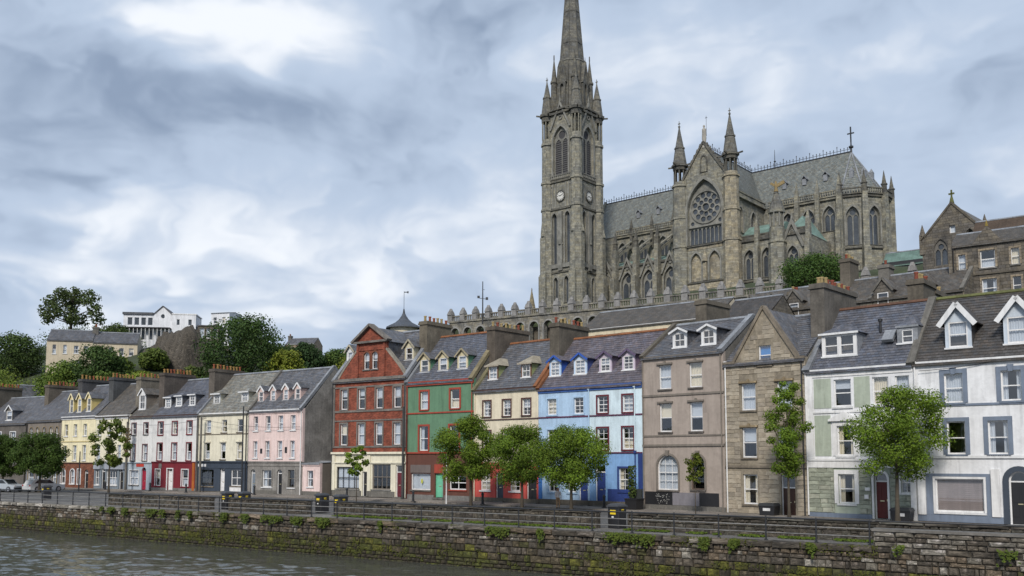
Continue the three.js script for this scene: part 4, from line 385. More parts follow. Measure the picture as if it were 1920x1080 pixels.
{ const g = thing('modern_house', 'white modern house with balconies and a round gable window on the hilltop', 'house', [-79.6, 27, -184], 8, hillT), wm = plas(.72, .74, .78);
  g.scale.x = .83; add(g, 'wall', new B().prism([[0, 0], [11.6, 0], [11.6, 8.6], [9.3, 10.3], [7, 8.6], [0, 8.6]], -.4, 0, [circ(9.3, 8.3, .5, 14), ...[1, 2.6, 4.2, 5.8].map(x => rect(x, x + 1.1, 6.4, 8)), ...[.6, 2.4, 4.2, 6, 7.8, 9.6].map(x => rect(x, x + 1.2, 3.4, 5.4))]), wm);
  add(g, 'body', new B().box(.05, 11.5, 0, 8.5, -7, -.9), wm); add(g, 'roof', new B().box(-.2, 7, 8.6, 9.05, -7, .3), slate(.1, .11, .13)); add(g, 'gable_roof', new B().slab([6.9, 8.5, .2], [9.3, 10.4, .2], [9.3, 10.4, -7], [6.9, 8.5, -7], -.15).slab([9.3, 10.4, .2], [11.7, 8.5, .2], [11.7, 8.5, -7], [9.3, 10.4, -7], -.15), slate(.12, .12, .13));
  add(g, 'balcony', new B().box(0, 11.4, 5.6, 5.85, .003, 1.5), dark); for (let k = 0; k < 13; k++) add(g, 'balcony_post', new B().box(k * .93 + .02, k * .93 + .12, 3.2, 5.6, 1.3, 1.42), white);
  for (const x of [1, 2.6, 4.2, 5.8]) { const w = add(g, 'window', new B().prism(rect(x, x + 1.1, 6.4, 8), -.3, -.2, [rect(x + .08, x + 1.02, 6.48, 7.92)]), white); add(w, 'pane', new B().quad([x, 6.4, -.25], [x + 1.1, 6.4, -.25], [x + 1.1, 8, -.25], [x, 8, -.25]), leadGlass); }
  for (const x of [.6, 2.4, 4.2, 6, 7.8, 9.6]) { const w = add(g, 'window', new B().prism(rect(x, x + 1.2, 3.4, 5.4), -.3, -.2, [rect(x + .08, x + 1.12, 3.48, 5.32)]), white); add(w, 'pane', new B().quad([x, 3.4, -.25], [x + 1.2, 3.4, -.25], [x + 1.2, 5.4, -.25], [x, 5.4, -.25]), leadGlass); }
  const w = add(g, 'round_window', new B().prism(circ(9.3, 8.3, .5, 14), -.3, -.2, [circ(9.3, 8.3, .4, 14)]), white); add(w, 'pane', new B().prism(circ(9.3, 8.3, .5, 14), -.32, -.3), leadGlass);
  const o = thing('hilltop_block', 'plain white flat-topped block attached right of the modern hilltop house', 'house', [-69.95, 26.5, -184.9], 8, hillT); add(o, 'wall', new B().prism(rect(0, 4.7, 0, 9.2), -.4, 0, [rect(.6, 1.3, 4.2, 5.6), rect(2.9, 3.6, 4, 5.6), rect(.6, 1.4, 1.6, 3), rect(2.6, 3.8, 1.4, 3), rect(.9, 1.5, 7, 8.2), rect(3.2, 3.9, 7, 8.2)]), wm); add(o, 'body', new B().box(.05, 4.65, 0, 9.1, -6, -.9), wm); for (const [a, b, c, d] of [[.6, 1.3, 4.2, 5.6], [2.9, 3.6, 4, 5.6], [.6, 1.4, 1.6, 3], [2.6, 3.8, 1.4, 3], [.9, 1.5, 7, 8.2], [3.2, 3.9, 7, 8.2]]) { const q = add(o, 'window', new B().prism(rect(a, b, c, d), -.3, -.2, [rect(a + .07, b - .07, c + .07, d - .07)]), white); add(q, 'pane', new B().quad([a, c, -.25], [b, c, -.25], [b, d, -.25], [a, d, -.25]), leadGlass); } add(o, 'parapet', new B().box(-.1, 4.8, 9.2, 9.4, -6, .1), white);
  house({ name: 'dark_pavilion', label: 'low dark flat-roofed pavilion between the white block and the big tree', cat: 'house', group: hillT, pos: [-65.1, 28, -186], ang: 8, L: 4.4, h: 5.6, rise: .4, D: 6, roof: S.dark, zones: [[0, 5.6, cementDark]], wins: [[.5, 1.4, 3, 5], [1.8, 2.7, 3, 5], [3.1, 4.0, 3, 5]] });
  house({ name: 'far_house', label: 'small white flat-topped house behind the big round tree on the hilltop', cat: 'house', group: hillT, pos: [-67, 31, -200], ang: -15, L: 4.6, h: 7.4, rise: .3, D: 5, roof: leadM, zones: [[0, 7.4, wm]], side: wm, wins: [[.6, 1.4, 5, 6.4], [2.8, 3.6, 5, 6.4]] });
}
house({ name: 'gabled_cottage', label: 'small cream cottage gable just above the far left roofs', cat: 'house', group: hillT, pos: [-79.5, 8, -147], ang: 50, L: 6, h: 8, rise: 2.2, D: 5, roof: S.mid, zones: [[0, 8, plas(.62, .54, .36)]], side: plas(.62, .54, .36), wins: [[1.2, 2, 6, 7.4]] });
for (const [x, y, z, a, L, h, c, lab] of [[-66, 31, -262, -12, 9, 6.6, [.28, .22, .16], 'far brown house on the skyline right of the big tree'], [-57, 32, -258, -8, 6, 7.2, [.62, .56, .40], 'far cream house with a stepped gable on the skyline'], [-51, 31.5, -262, -15, 8, 6, [.3, .28, .27], 'far grey house at the right end of the hill skyline'], [-136, 34, -242, -8, 8, 6.6, [.4, .38, .36], 'far grey gabled house at the left edge of the skyline'], [-74, 31, -215, -15, 7, 5.6, [.4, .37, .33], 'far low house between the lone tree and the modern house'], [-122, 34.5, -246, -20, 7, 4.6, [.45, .43, .42], 'far pale house left of the lone tree']]) house({ name: 'far_house', label: lab, cat: 'house', group: hillT, pos: [x, terrainH(x, -z) - 3, z], ang: a, L, h, rise: 2, D: 6, roof: S.mid, zones: [[0, h, plas(...c)]], side: plas(...c), wins: [[L * .2, L * .2 + .9, h - 2.2, h - .8], [L * .6, L * .6 + .9, h - 2.2, h - .8]], chimneys: [[.2, -2.4, -3.4, h, h + 2.8, 2, cementM, 0]] });
// ---------- the cathedral ----------
{
  const C = thing('cathedral', 'grey stone Gothic cathedral with a tall clock-tower spire above the terraces', 'cathedral', [12.28, 33.25, -168], -40);
  const st = ashlar(.325, .327, .298), stD = ashlar(.165, .165, .156), buff = ashlar(.42, .39, .32), spireM = ashlar(.20, .203, .198), roofM = slate(.25, .268, .252), tr = weathered(.30, .298, .27), sh = std([.05, .05, .055]);
  const bars = (par, name, m, list, mat) => { for (const q of list) add(par, name, new B(m).box(...q), mat); };
  const dialM = std([.58, .58, .55]);
  const at = (x, z, a) => new THREE.Matrix4().makeRotationY(a).setPosition(x, 0, z);
  // traceried window set in an opening of a wall whose face lies at z = 0 of matrix m
  function gothic(par, m, x0, x1, y0, y1, o = {}) {
    const w = x1 - x0, c = (x0 + x1) / 2, t = Math.min(.16, w * .1), out = archPts(x0, x1, y0, y1, 'pointed'), holes = [], n = o.n || 2, hy = o.plain ? y1 - t : y1 - w * .72;
    if (o.plain) holes.push(archPts(x0 + t, x1 - t, y0 + t, y1 - t * 1.3, 'pointed')); else { const lw = (w - t * (n + 1)) / n; for (let k = 0; k < n; k++) holes.push(archPts(x0 + t + k * (lw + t), x0 + t + k * (lw + t) + lw, y0 + t, hy + .1, 'pointed')); holes.push(circ(c, y1 - w * .46, w * .235, 14)); }
    const wd = add(par, o.name || 'window', new B(m).prism(out, -.62, -.42, holes), tr);
    add(wd, 'pane', new B(m).geo(new THREE.ShapeGeometry(new THREE.Shape(out.map(p => new THREE.Vector2(...p)))), new THREE.Matrix4().makeTranslation(0, 0, -.55)), o.louvre ? sh : leadGlass);
    const e = o.hood ?? .2; add(wd, 'hood_mould', new B(m).prism(archPts(x0 - e, x1 + e, y0 - .02, y1 + e * 1.25, 'pointed'), .002, .16, [archPts(x0, x1, y0, y1, 'pointed')]), tr);
    if (o.louvre) { const b = new B(m); for (let y = y0 + .3; y < hy - .3; y += .42) b.quad([x0 + t, y, -.46], [x1 - t, y, -.46], [x1 - t, y + .26, -.56], [x0 + t, y + .26, -.56]); add(wd, 'louvre', b, std([.07, .07, .072])); }
    return wd;
  }
  const H = (x0, x1, y0, y1) => archPts(x0, x1, y0, y1, 'pointed');
  // tower -------------------------------------------------
  const TW = 7.5, cx = -TW / 2, cz = -TW / 2;
  const faces = [[at(cx, 0, 0)], [at(0, cz, Math.PI / 2)], [at(cx, -TW, Math.PI)], [at(-TW, cz, -Math.PI / 2)]];
  faces.forEach(([m], k) => {
    const hw = TW / 2, f = add(C, 'tower_wall', new B(m).prism(rect(-hw, hw, 0, 40.4), -.7, 0, [H(-1.75, -.75, 2.3, 7.4), H(.75, 1.75, 2.3, 7.4), H(-2.15, -.95, 10, 19.9), H(.95, 2.15, 10, 19.9), H(-1.75, 1.75, 27.3, 36.9)]), st);
    gothic(f, m, -1.75, -.75, 2.3, 7.4, { plain: 1 }); gothic(f, m, .75, 1.75, 2.3, 7.4, { plain: 1 });
    gothic(f, m, -2.15, -.95, 10, 19.9, { plain: 1, hood: .25 }); gothic(f, m, .95, 2.15, 10, 19.9, { plain: 1, hood: .25 });
    gothic(f, m, -1.75, 1.75, 27.3, 36.9, { louvre: 1, hood: .38 });
    bars(f, 'string_course', m, [[8.2, .32, .22], [20.5, .34, .24], [25.9, .36, .28], [26.5, .16, .14], [39.4, .4, .4], [40.1, .3, .55], [1.2, .3, .3]].map(([y, h, p]) => [-hw, hw, y, y + h, .002, p]), stD);
    const det = new B(m); det.box(-.45, .45, 8.55, 20, .002, .45).frust(0, .2, 13.6, .62, 15.2, .02, 4, 0); for (const x of [-3, -2.2, 2.2, 3]) det.prism(H(x - .3, x + .3, 21, 25.4), .002, .14, [H(x - .17, x + .17, 21.1, 25.2)]); for (let k2 = 0; k2 < 11; k2++) det.box(-2.75 + k2 * .5, -2.6 + k2 * .5, 26.7, 27.2, .01, .12); det.box(-2.8, 2.8, 27.2, 27.32, .01, .16).box(-2.4, 2.4, 9.1, 9.9, .003, .3); det.prism([[-2.5, 36.4], [0, 41.9], [2.5, 36.4], [2.15, 36.4], [0, 41.1], [-2.15, 36.4]], .01, .34); det.prism(circ(0, 38.6, .45, 12), .01, .2, [circ(0, 38.6, .28, 12)]); det.frust(0, .18, 41.8, .2, 43, .02, 6); for (const x of [-1.9, -1.2, 1.2, 1.9]) det.box(x - .12, x + .12, 20.9, 25.7, .003, .1);
    add(f, 'carved_trim', det, tr);
    const d = add(f, 'clock_face', new B(m).prism(circ(0, 23.1, .86, 28), .12, .2), dialM); const ring = new B(m).prism(circ(0, 23.1, 1.1, 28), .002, .26, [circ(0, 23.1, .86, 28)]); add(f, 'clock_surround', ring, stD);
    const nb = new B(m); for (let h = 0; h < 12; h++) { const a = h * Math.PI / 6, s = Math.sin(a), c = Math.cos(a); nb.beam([s * .58, 23.1 + c * .58, .215], [s * .79, 23.1 + c * .79, .215], .02, h % 3 ? .09 : .15); } const ha = k === 1 ? 4.3 : 4.9, ma = k === 1 ? 2.0 : 1.1; nb.beam([0, 23.1, .23], [Math.sin(ha) * .44, 23.1 + Math.cos(ha) * .44, .23], .02, .13); nb.beam([0, 23.1, .24], [Math.sin(ma) * .68, 23.1 + Math.cos(ma) * .68, .24], .02, .09); add(f, 'clock_hands', nb, black);
  });
  for (const [x, z] of [[-.25, -.25], [-TW + .25, -.25], [-.25, -TW + .25], [-TW + .25, -TW + .25]]) {
    const b = new B(), sx = x > -4 ? 1 : -1, sz = z > -4 ? 1 : -1;
    b.frust(x, z, 0, 1.6, 1.4, 1.55).frust(x, z, 1.4, 1.45, 8.3, 1.4).frust(x, z, 8.3, 1.48, 16.5, 1.36).frust(x, z, 16.5, 1.36, 18.6, 1.14).frust(x, z, 18.6, 1.15, 20.6, 1.15).frust(x, z, 20.6, 1.32, 20.95, 1.32).frust(x, z, 20.95, 1.12, 25.9, 1.12).frust(x, z, 25.9, 1.32, 26.3, 1.28).frust(x, z, 26.3, 1.08, 33.6, 1.05).frust(x, z, 33.6, 1.26, 34.1, 1.2).frust(x, z, 34.1, 1.04, 34.9, 1.0);
    const t = add(C, 'corner_turret', b, st); const l = new B(); for (let k = 0; k < 8; k++) { const a = k * Math.PI / 4 + Math.PI / 8; l.cyl(x + Math.cos(a) * .92, 34.9, 38.6, z + Math.sin(a) * .92, .13, .12, 6); } add(t, 'lantern_columns', l, st);
    const cp = new B(); cp.frust(x, z, 38.4, 1.1, 39.4, 1.15).frust(x, z, 39.4, 1.45, 39.9, 1.5); for (let k = 0; k < 4; k++) { const a = k * Math.PI / 2 + Math.PI / 4; cp.beam([x + Math.cos(a) * 1.1, 39.6, z + Math.sin(a) * 1.1], [x + Math.cos(a) * 2.15, 39.7, z + Math.sin(a) * 2.15], .22, .26); } add(t, 'lantern_cornice', cp, stD);
    const s = new B(); s.frust(x, z, 39.9, 1.2, 43.2, .78).frust(x, z, 43.2, .88, 43.45, .88).frust(x, z, 43.45, .72, 46.6, .1).frust(x, z, 46.6, .1, 47.6, .06, 6).box(x - .24, x + .24, 47.0, 47.15, z - .06, z + .06); add(t, 'spirelet', s, spireM);
    const bt = new B(); for (const [ox, oz, wx, wz] of [[sx * 1.2, 0, .5, .7], [0, sz * 1.2, .7, .5]]) bt.box(x + ox - wx, x + ox + wx, 0, 8, z + oz - wz, z + oz + wz).box(x + ox * .85 - wx * .8, x + ox * .85 + wx * .8, 8, 15.5, z + oz * .85 - wz * .8, z + oz * .85 + wz * .8).frust(x + ox * .85, z + oz * .85, 15.5, .8, 17.6, .1, 4, 0); add(C, 'corner_buttress', bt, st);
  }
  { const sp = add(C, 'spire', new B().frust(cx, cz, 40.3, 3.5, 50.4, 2.75).frust(cx, cz, 50.4, 2.85, 50.75, 2.8).frust(cx, cz, 50.75, 2.4, 79.4, .1), spireM), rb = new B(); for (let k = 0; k < 8; k++) { const a = Math.PI / 8 + k * Math.PI / 4; rb.beam([cx + 3.5 * Math.cos(a), 40.3, cz + 3.5 * Math.sin(a)], [cx + 2.75 * Math.cos(a), 50.4, cz + 2.75 * Math.sin(a)], .24, .24); rb.beam([cx + 2.4 * Math.cos(a), 50.75, cz + 2.4 * Math.sin(a)], [cx, 79.6, cz], .15, .15); } for (const y of [54.2, 60.8, 67.5]) { const r = 2.4 * (79.6 - y) / 28.85; rb.frust(cx, cz, y, r + .1, y + .28, r + .06); } add(sp, 'spire_rib', rb, stD);
    for (let k = 0; k < 4; k++) { const a = k * Math.PI / 2, m = at(cx + Math.sin(a) * 2.6, cz + Math.cos(a) * 2.6, a); const l = add(C, 'lucarne', new B(m).prism([[-.85, 40.3], [.85, 40.3], [.85, 46], [0, 49.6], [-.85, 46]], -1.6, .75, [H(-.4, .4, 41.6, 45.6)]), stD); add(l, 'lucarne_opening', new B(m).box(-.5, .5, 41.4, 45.7, .2, .25), sh); add(l, 'lucarne_roof', new B(m).beam([-1, 45.7, -.4], [0, 50, -.4], 2.5, .14).beam([1, 45.7, -.4], [0, 50, -.4], 2.5, .14).frust(0, .6, 49.7, .14, 51, .03, 6), spireM); }
    for (const [sx, sz] of [[1, 1], [1, -1], [-1, 1], [-1, -1]]) add(C, 'pinnacle', new B().frust(cx + sx * 2.5, cz + sz * 2.5, 40.3, .75, 46.4, .62).frust(cx + sx * 2.5, cz + sz * 2.5, 46.4, .78, 46.8, .74).frust(cx + sx * 2.5, cz + sz * 2.5, 46.8, .6, 51.4, .06).frust(cx + sx * 2.5, cz + sz * 2.5, 51.2, .12, 52.2, .1, 6), stD); }
  // nave, chancel and aisles --------------------------------------
  const RID = 26.6, EAV = 17.5, CZ = -21, hN = 6;
  const cresting = (par, a, b) => { const q = new B(), A = V(...a), D = V(...b).sub(A), L = D.length(), n = Math.round(L / .62); D.normalize(); const P = (s, y) => { const v = A.clone().addScaledVector(D, s); return [v.x, v.y + y, v.z]; }; q.beam(P(0, .12), P(L, .12), .1, .24); q.beam(P(0, .62), P(L, .62), .05, .07); for (let k = 0; k <= n; k++) { const s = k * L / n, big = k % 4 === 0; q.beam(P(s, .1), P(s, big ? 1.5 : .95), .07, .07); const v = P(s, big ? 1.35 : .9); q.frust(v[0], v[2], v[1] - .14, .02, v[1], .13, 4).frust(v[0], v[2], v[1], .13, v[1] + .2, .01, 4); } add(par, 'ridge_cresting', q, iron); };
  const roof = (name, x0, x1) => { const b = new B(), n = 30; for (const s of [1, -1]) for (let k = 0; k < n; k++) { const P = q => [RID - (RID - EAV) * (1 - q), CZ + s * (hN + .1) * (1 - q)]; const [ya, za] = P(k / n), [yb, zb] = P((k + 1) / n), t = .03; b.quad([x0, ya + t, za + s * t], [x1, ya + t, za + s * t], [x1, yb, zb], [x0, yb, zb]); b.quad([x0, ya, za], [x1, ya, za], [x1, ya + t, za + s * t], [x0, ya + t, za + s * t]); } const r = add(C, name, b, roofM); cresting(r, [x0, RID, CZ], [x1, RID, CZ]); return r; };
  const nr = roof('nave_roof', -8, 44.3);
  for (const x of [2.8, 7.4, 12.1, 33.5, 37.2, 41]) { const y = 21.4, z = CZ + hN * (RID - y) / (RID - EAV); add(C, 'roof_dormer', new B().box(x - .35, x + .35, y - .2, y + .9, z - 1, z + .45).beam([x - .5, y + .8, z - .2], [x, y + 1.5, z - .2], 1.5, .08).beam([x + .5, y + .8, z - .2], [x, y + 1.5, z - .2], 1.5, .08), leadM); }
  const bays = [.4, 5.05, 9.75, 14.45], piers = [2.7, 7.4, 12.1, 16.8];
  const cl = add(C, 'clerestory_wall', new B(at(0, -15, 0)).prism(rect(-8, 44.3, 4, EAV), -.6, 0, [...bays, 18, 35, 38.7, 42.3].map(x => H(x - 1.05, x + 1.05, x > 34 ? 11.6 : 12.2, 16))), st);
  for (const x of [...bays, 18, 35, 38.7, 42.3]) gothic(cl, at(0, -15, 0), x - 1.05, x + 1.05, x > 34 ? 11.6 : 12.2, 16);
  add(C, 'north_wall', new B().box(-8, 44.3, 0, EAV, -27.6, -27), st); add(C, 'west_front', new B(at(-8, CZ, -Math.PI / 2)).prism([[-6, 0], [6, 0], [6, EAV], [0, RID + .6], [-6, EAV]], -.6, 0), st);
  const par = (x0, x1) => { const b = new B(); b.box(x0, x1, EAV - .5, EAV - .1, -15, -14.6).box(x0, x1, EAV - .1, EAV + .12, -14.95, -14.45).box(x0, x1, EAV + .85, EAV + 1.05, -14.9, -14.55); for (let x = x0 + .2; x < x1; x += .42) b.box(x, x + .16, EAV + .12, EAV + .85, -14.82, -14.62); return b; };
  add(C, 'parapet', par(-1, 20), st); add(C, 'parapet', par(31.5, 44), st);
  const ai = add(C, 'aisle_wall', new B(at(0, -9.5, 0)).prism(rect(-.4, 20.5, 0, 9.7), -.6, 0, bays.map(x => H(x - 1.4, x + 1.4, 2.4, 8.5))), st);
  for (const x of bays) { gothic(ai, at(0, -9.5, 0), x - 1.4, x + 1.4, 2.4, 8.5); add(C, 'window_gable', new B(at(0, -9.5, 0)).prism([[x - 1.95, 7.2], [x, 11.5], [x + 1.95, 7.2], [x + 1.6, 7.2], [x, 10.7], [x - 1.6, 7.2]], .17, .42).prism([[x - 1.5, 9.6], [x + 1.5, 9.6], [x, 10.9]], -.3, .01).prism(circ(x, 9.3, .3, 10), .01, .2), tr); }
  add(C, 'aisle_cornice', new B().box(-.4, 20.5, 9.5, 9.9, -9.5, -9.2).box(-.4, 20.5, 1.5, 1.8, -9.5, -9.2), stD);
  add(C, 'aisle_roof', new B().quad([-.4, 9.9, -9.6], [20.5, 9.9, -9.6], [20.5, 12, -15], [-.4, 12, -15]), copperM);
  for (const x of piers) {
    const p = add(C, 'buttress', new B().box(x - .5, x + .5, 0, 3, -9.5, -7.1).box(x - .46, x + .46, 3, 7.4, -9.5, -7.6).box(x - .42, x + .42, 7.4, 12.4, -9.5, -8.2).box(x - .42, x + .42, 12.4, 13, -9.3, -8.3), st);
    add(p, 'pinnacle', new B().frust(x, -8.85, 13, .52, 14.2, .5, 4, Math.PI / 4).frust(x, -8.85, 14.2, .62, 14.4, .6, 4, Math.PI / 4).frust(x, -8.85, 14.4, .45, 16.6, .05, 4, Math.PI / 4), stD);
    const f = new B(); for (let k = 0; k < 8; k++) { const P = t => [x, 11.2 + 3.9 * Math.pow(t, .72), -9.2 - 5.9 * t]; f.beam(P(k / 8), P((k + 1.06) / 8), .42, .5); } f.beam([x, 12.7, -9.2], [x, 16.2, -15.1], .5, .22); add(p, 'flying_buttress', f, st);
    add(p, 'upper_pinnacle', new B().box(x - .3, x + .3, 14, EAV + 1, -15, -14.5).frust(x, -14.7, EAV + 1, .42, EAV + 3, .03, 4, Math.PI / 4), stD);
  }
  for (const x of [33.2, 36.85, 40.5, 44.2]) add(C, 'buttress', new B().box(x - .4, x + .4, 0, 13, -15, -13.4).box(x - .35, x + .35, 13, EAV + .9, -15, -14.1).frust(x, -14.5, EAV + .9, .5, EAV + 3.6, .04, 4, Math.PI / 4), st);
  // south transept -------------------------------------------------
  const TZ = -2, tm = at(25.6, TZ, 0);
  const rose = [0, 16.2, 2.75], bigArch = H(-3.25, 3.25, 9.6, 20.9);
  const tw = add(C, 'transept_front', new B(tm).prism([[-4.9, 0], [4.9, 0], [4.9, 20.2], [0, 27.3], [-4.9, 20.2]], -.9, 0, [bigArch, H(-2.75, -.75, 3.2, 8.2), H(.75, 2.75, 3.2, 8.2)]), st);
  const holes = [circ(0, rose[1], .62, 12)]; for (let k = 0; k < 8; k++) { const a = k * Math.PI / 4; holes.push(circ(Math.sin(a) * 1.22, rose[1] + Math.cos(a) * 1.22, .42, 10)); } for (let k = 0; k < 12; k++) { const a = (k + .5) * Math.PI / 6; holes.push(circ(Math.sin(a) * 2.16, rose[1] + Math.cos(a) * 2.16, .47, 10)); }
  const lw = .66; for (let k = 0; k < 8; k++) holes.push(H(-3.05 + k * .765, -3.05 + k * .765 + lw, 9.85, 12.6));
  for (const s of [-1, 1]) holes.push(circ(s * 2.62, 13.55, .36, 10));
  const rw = add(C, 'rose_window', new B(tm).prism(bigArch, -.75, -.5, holes), tr);
  add(rw, 'pane', new B(tm).geo(new THREE.ShapeGeometry(new THREE.Shape(bigArch.map(p => new THREE.Vector2(...p)))), new THREE.Matrix4().makeTranslation(0, 0, -.68)), leadGlass);
  add(rw, 'rose_ring', new B(tm).prism(circ(0, rose[1], 2.95, 28), -.5, -.3, [circ(0, rose[1], 2.7, 28)]).prism(circ(0, rose[1], .85, 16), -.5, -.38, [circ(0, rose[1], .64, 16)]).box(-3.2, 3.2, 12.75, 13.05, -.5, -.2), tr);
  add(tw, 'arch_mould', new B(tm).prism(H(-3.75, 3.75, 9.6, 21.6), .002, .25, [H(-3.25, 3.25, 9.6, 20.9)]).prism(H(-3.5, 3.5, 9.6, 21.2), .25, .36, [H(-3.3, 3.3, 9.6, 20.95)]), tr);
  for (const x of [-1.75, 1.75]) { const p = add(tw, 'blind_arch', new B(tm).prism(H(x - 1, x + 1, 3.2, 8.2), -.5, -.3), buff); add(p, 'hood_mould', new B(tm).prism(H(x - 1.3, x + 1.3, 3.2, 8.6), .002, .2, [H(x - 1, x + 1, 3.2, 8.2)]), tr); }
  add(tw, 'buff_panel', new B(tm).box(-3.2, 3.2, 8.75, 9.5, .003, .06).box(-3.6, 3.6, 1.8, 3.1, .003, .05), buff);
  add(tw, 'niche', new B(tm).box(-.32, .32, 3.2, 6.5, .002, .4).frust(0, .25, 6.5, .6, 8.6, .03, 6), buff);
  bars(tw, 'string_course', tm, [[-3.6, 3.6, 9.3, 9.6, .003, .28], [-3.6, 3.6, 2.9, 3.15, .003, .25]], stD);
  const gb = new B(tm); gb.beam([-5.1, 20, -.3], [0, 27.6, -.3], 1.1, .35).beam([5.1, 20, -.3], [0, 27.6, -.3], 1.1, .35); for (const s of [-1, 1]) for (let k = 1; k < 9; k++) { const t = k / 9; gb.frust(s * 5.1 * (1 - t) + s * .15, -.05, 20.1 + 7.6 * t, .24, 20.6 + 7.6 * t, .08, 5); } gb.prism(H(-.7, .7, 22.2, 25.4), .003, .16, [H(-.5, .5, 22.3, 25.1)]); add(tw, 'gable_coping', gb, stD);
  const fig = add(C, 'statue', new B(tm).geo(new THREE.LatheGeometry([[.42, 27.7], [.3, 28.6], [.34, 29.1], [.4, 29.4], [.36, 30.1], [.34, 30.7], [.37, 31.1], [.16, 31.3], [.12, 31.4], [.19, 31.55], [.18, 31.75], [.0, 31.9]].map(p => new THREE.Vector2(...p)), 12), new THREE.Matrix4().makeTranslation(0, -1.2, -.3)), weathered(.5, .48, .43)); add(fig, 'staff', new B(tm).cyl(.45, 28.6, 32.2, -.3, .03).box(.25, .65, 31.8, 31.88, -.33, -.27), iron);
  for (const s of [-1, 1]) { const x = 25.6 + s * 4.85, z = TZ - .3, b = new B(); b.frust(x, z, 0, 1.75, 1.5, 1.7).frust(x, z, 1.5, 1.52, 9.4, 1.5).frust(x, z, 9.4, 1.66, 9.75, 1.62).frust(x, z, 9.75, 1.42, 14.6, 1.4).frust(x, z, 14.6, 1.55, 14.9, 1.5).frust(x, z, 14.9, 1.34, 20.4, 1.3).frust(x, z, 20.4, 1.5, 20.8, 1.46).frust(x, z, 20.8, 1.15, 21.3, 1.15); const t = add(C, 'transept_turret', b, s > 0 ? buff : st); const l = new B(); for (let k = 0; k < 8; k++) { const a = k * Math.PI / 4 + Math.PI / 8; l.cyl(x + Math.cos(a) * .98, 21.3, 23.7, z + Math.sin(a) * .98, .14, .13, 6); } l.frust(x, z, 23.5, 1.2, 24.1, 1.25).frust(x, z, 24.1, 1.5, 24.45, 1.5); for (let k = 0; k < 4; k++) { const a = k * Math.PI / 2; l.beam([x + Math.cos(a) * 1.2, 24.3, z + Math.sin(a) * 1.2], [x + Math.cos(a) * 2.3, 24.4, z + Math.sin(a) * 2.3], .2, .24); } add(t, 'lantern', l, stD); add(t, 'spirelet', new B().frust(x, z, 24.45, 1.25, 27.4, .82).frust(x, z, 27.4, .94, 27.65, .92).frust(x, z, 27.65, .76, 31.3, .1).frust(x, z, 31.3, .18, 31.6, .2, 6).frust(x, z, 31.6, .07, 32.5, .05, 6).box(x - .22, x + .22, 31.95, 32.1, z - .05, z + .05), spireM); }
  for (const s of [-1, 1]) { const ew = add(C, 'transept_side', new B(at(25.6 + s * 4.9, -8.5, s * Math.PI / 2)).prism(rect(-6.5, 6.5, 0, EAV), -.6, 0, [H(-4, -2, 11.5, 16), H(1, 3, 11.5, 16)]), st); const m2 = at(25.6 + s * 4.9, -8.5, s * Math.PI / 2); gothic(ew, m2, -4, -2, 11.5, 16); gothic(ew, m2, 1, 3, 11.5, 16); add(C, 'parapet', new B(m2).box(-6, 6.5, EAV - .1, EAV + .15, 0, .5).box(-6, 6.5, EAV + .85, EAV + 1.05, .1, .45).box(-6, 6.5, EAV + .15, EAV + .85, .22, .32), st); }
  { const b = new B(), n = 30; for (const s of [1, -1]) for (let k = 0; k < n; k++) { const P = q => [RID - .02 - (RID - EAV) * (1 - q), 25.6 + s * 5 * (1 - q)]; const [ya, xa] = P(k / n), [yb, xb] = P((k + 1) / n), t = .03; b.quad([xa + s * t, ya + t, TZ - .4], [xa + s * t, ya + t, CZ], [xb, yb, CZ], [xb, yb, TZ - .4]); } const r = add(C, 'transept_roof', b, roofM); cresting(r, [25.6, RID, TZ - .8], [25.6, RID, CZ]); add(r, 'ridge_spike', new B().cyl(30.2, RID, RID + 3.6, CZ, .1, .03, 6).frust(30.2, CZ, RID + 1.1, .05, RID + 1.4, .25, 6), iron); }
  // chapels east of the transept
  const sm1 = at(0, -4, 0), ch = add(C, 'chapel_wall', new B(sm1).prism(rect(30.4, 42.5, 0, 9.4), -.6, 0, [H(31.75, 33.75, 2.8, 7.8), H(34.9, 36.8, 2.8, 7.8), H(39.3, 41.2, 3, 7.4)]), st); gothic(ch, sm1, 31.75, 33.75, 2.8, 7.8); gothic(ch, sm1, 34.9, 36.8, 2.8, 7.8); gothic(ch, sm1, 39.3, 41.2, 3, 7.4);
  add(C, 'chapel_wall', new B().box(41.9, 42.5, 0, 9.4, -15, -4.6), st); add(C, 'chapel_cornice', new B().box(30.4, 42.6, 9.2, 9.5, -4, -3.7).box(30.4, 42.6, 10.1, 10.3, -4.1, -3.8).box(30.4, 42.6, 9.5, 10.1, -3.98, -3.88).box(30.4, 42.6, 2.3, 2.55, -4, -3.75), stD);
  add(C, 'copper_roof', new B().quad([30.5, 9.6, -4.2], [37.2, 9.6, -4.2], [37.2, 13, -9], [30.5, 13, -9]).quad([37.2, 9.6, -4.2], [37.2, 9.6, -14], [37.2, 13, -14], [37.2, 13, -9]), copperM);
  add(C, 'copper_roof', new B().tri([38.2, 9.4, -4.6], [42.6, 9.4, -4.6], [40.4, 13.2, -8]).quad([42.6, 9.4, -4.6], [42.6, 9.4, -13], [40.4, 13.2, -11], [40.4, 13.2, -8]).quad([38.2, 9.4, -13], [38.2, 9.4, -4.6], [40.4, 13.2, -8], [40.4, 13.2, -11]), copperM);
  add(C, 'chapel_gable', new B(sm1).prism([[38, 7], [40.25, 12], [42.5, 7], [42, 7], [40.25, 11], [38.5, 7]], .02, .4).prism([[38.3, 8.4], [42.2, 8.4], [40.25, 11.6]], -.3, .01).prism(circ(40.25, 9.6, .5, 12), .01, .18, [circ(40.25, 9.6, .32, 12)]).frust(40.25, .2, 11.8, .2, 12.9, .03, 5), tr);
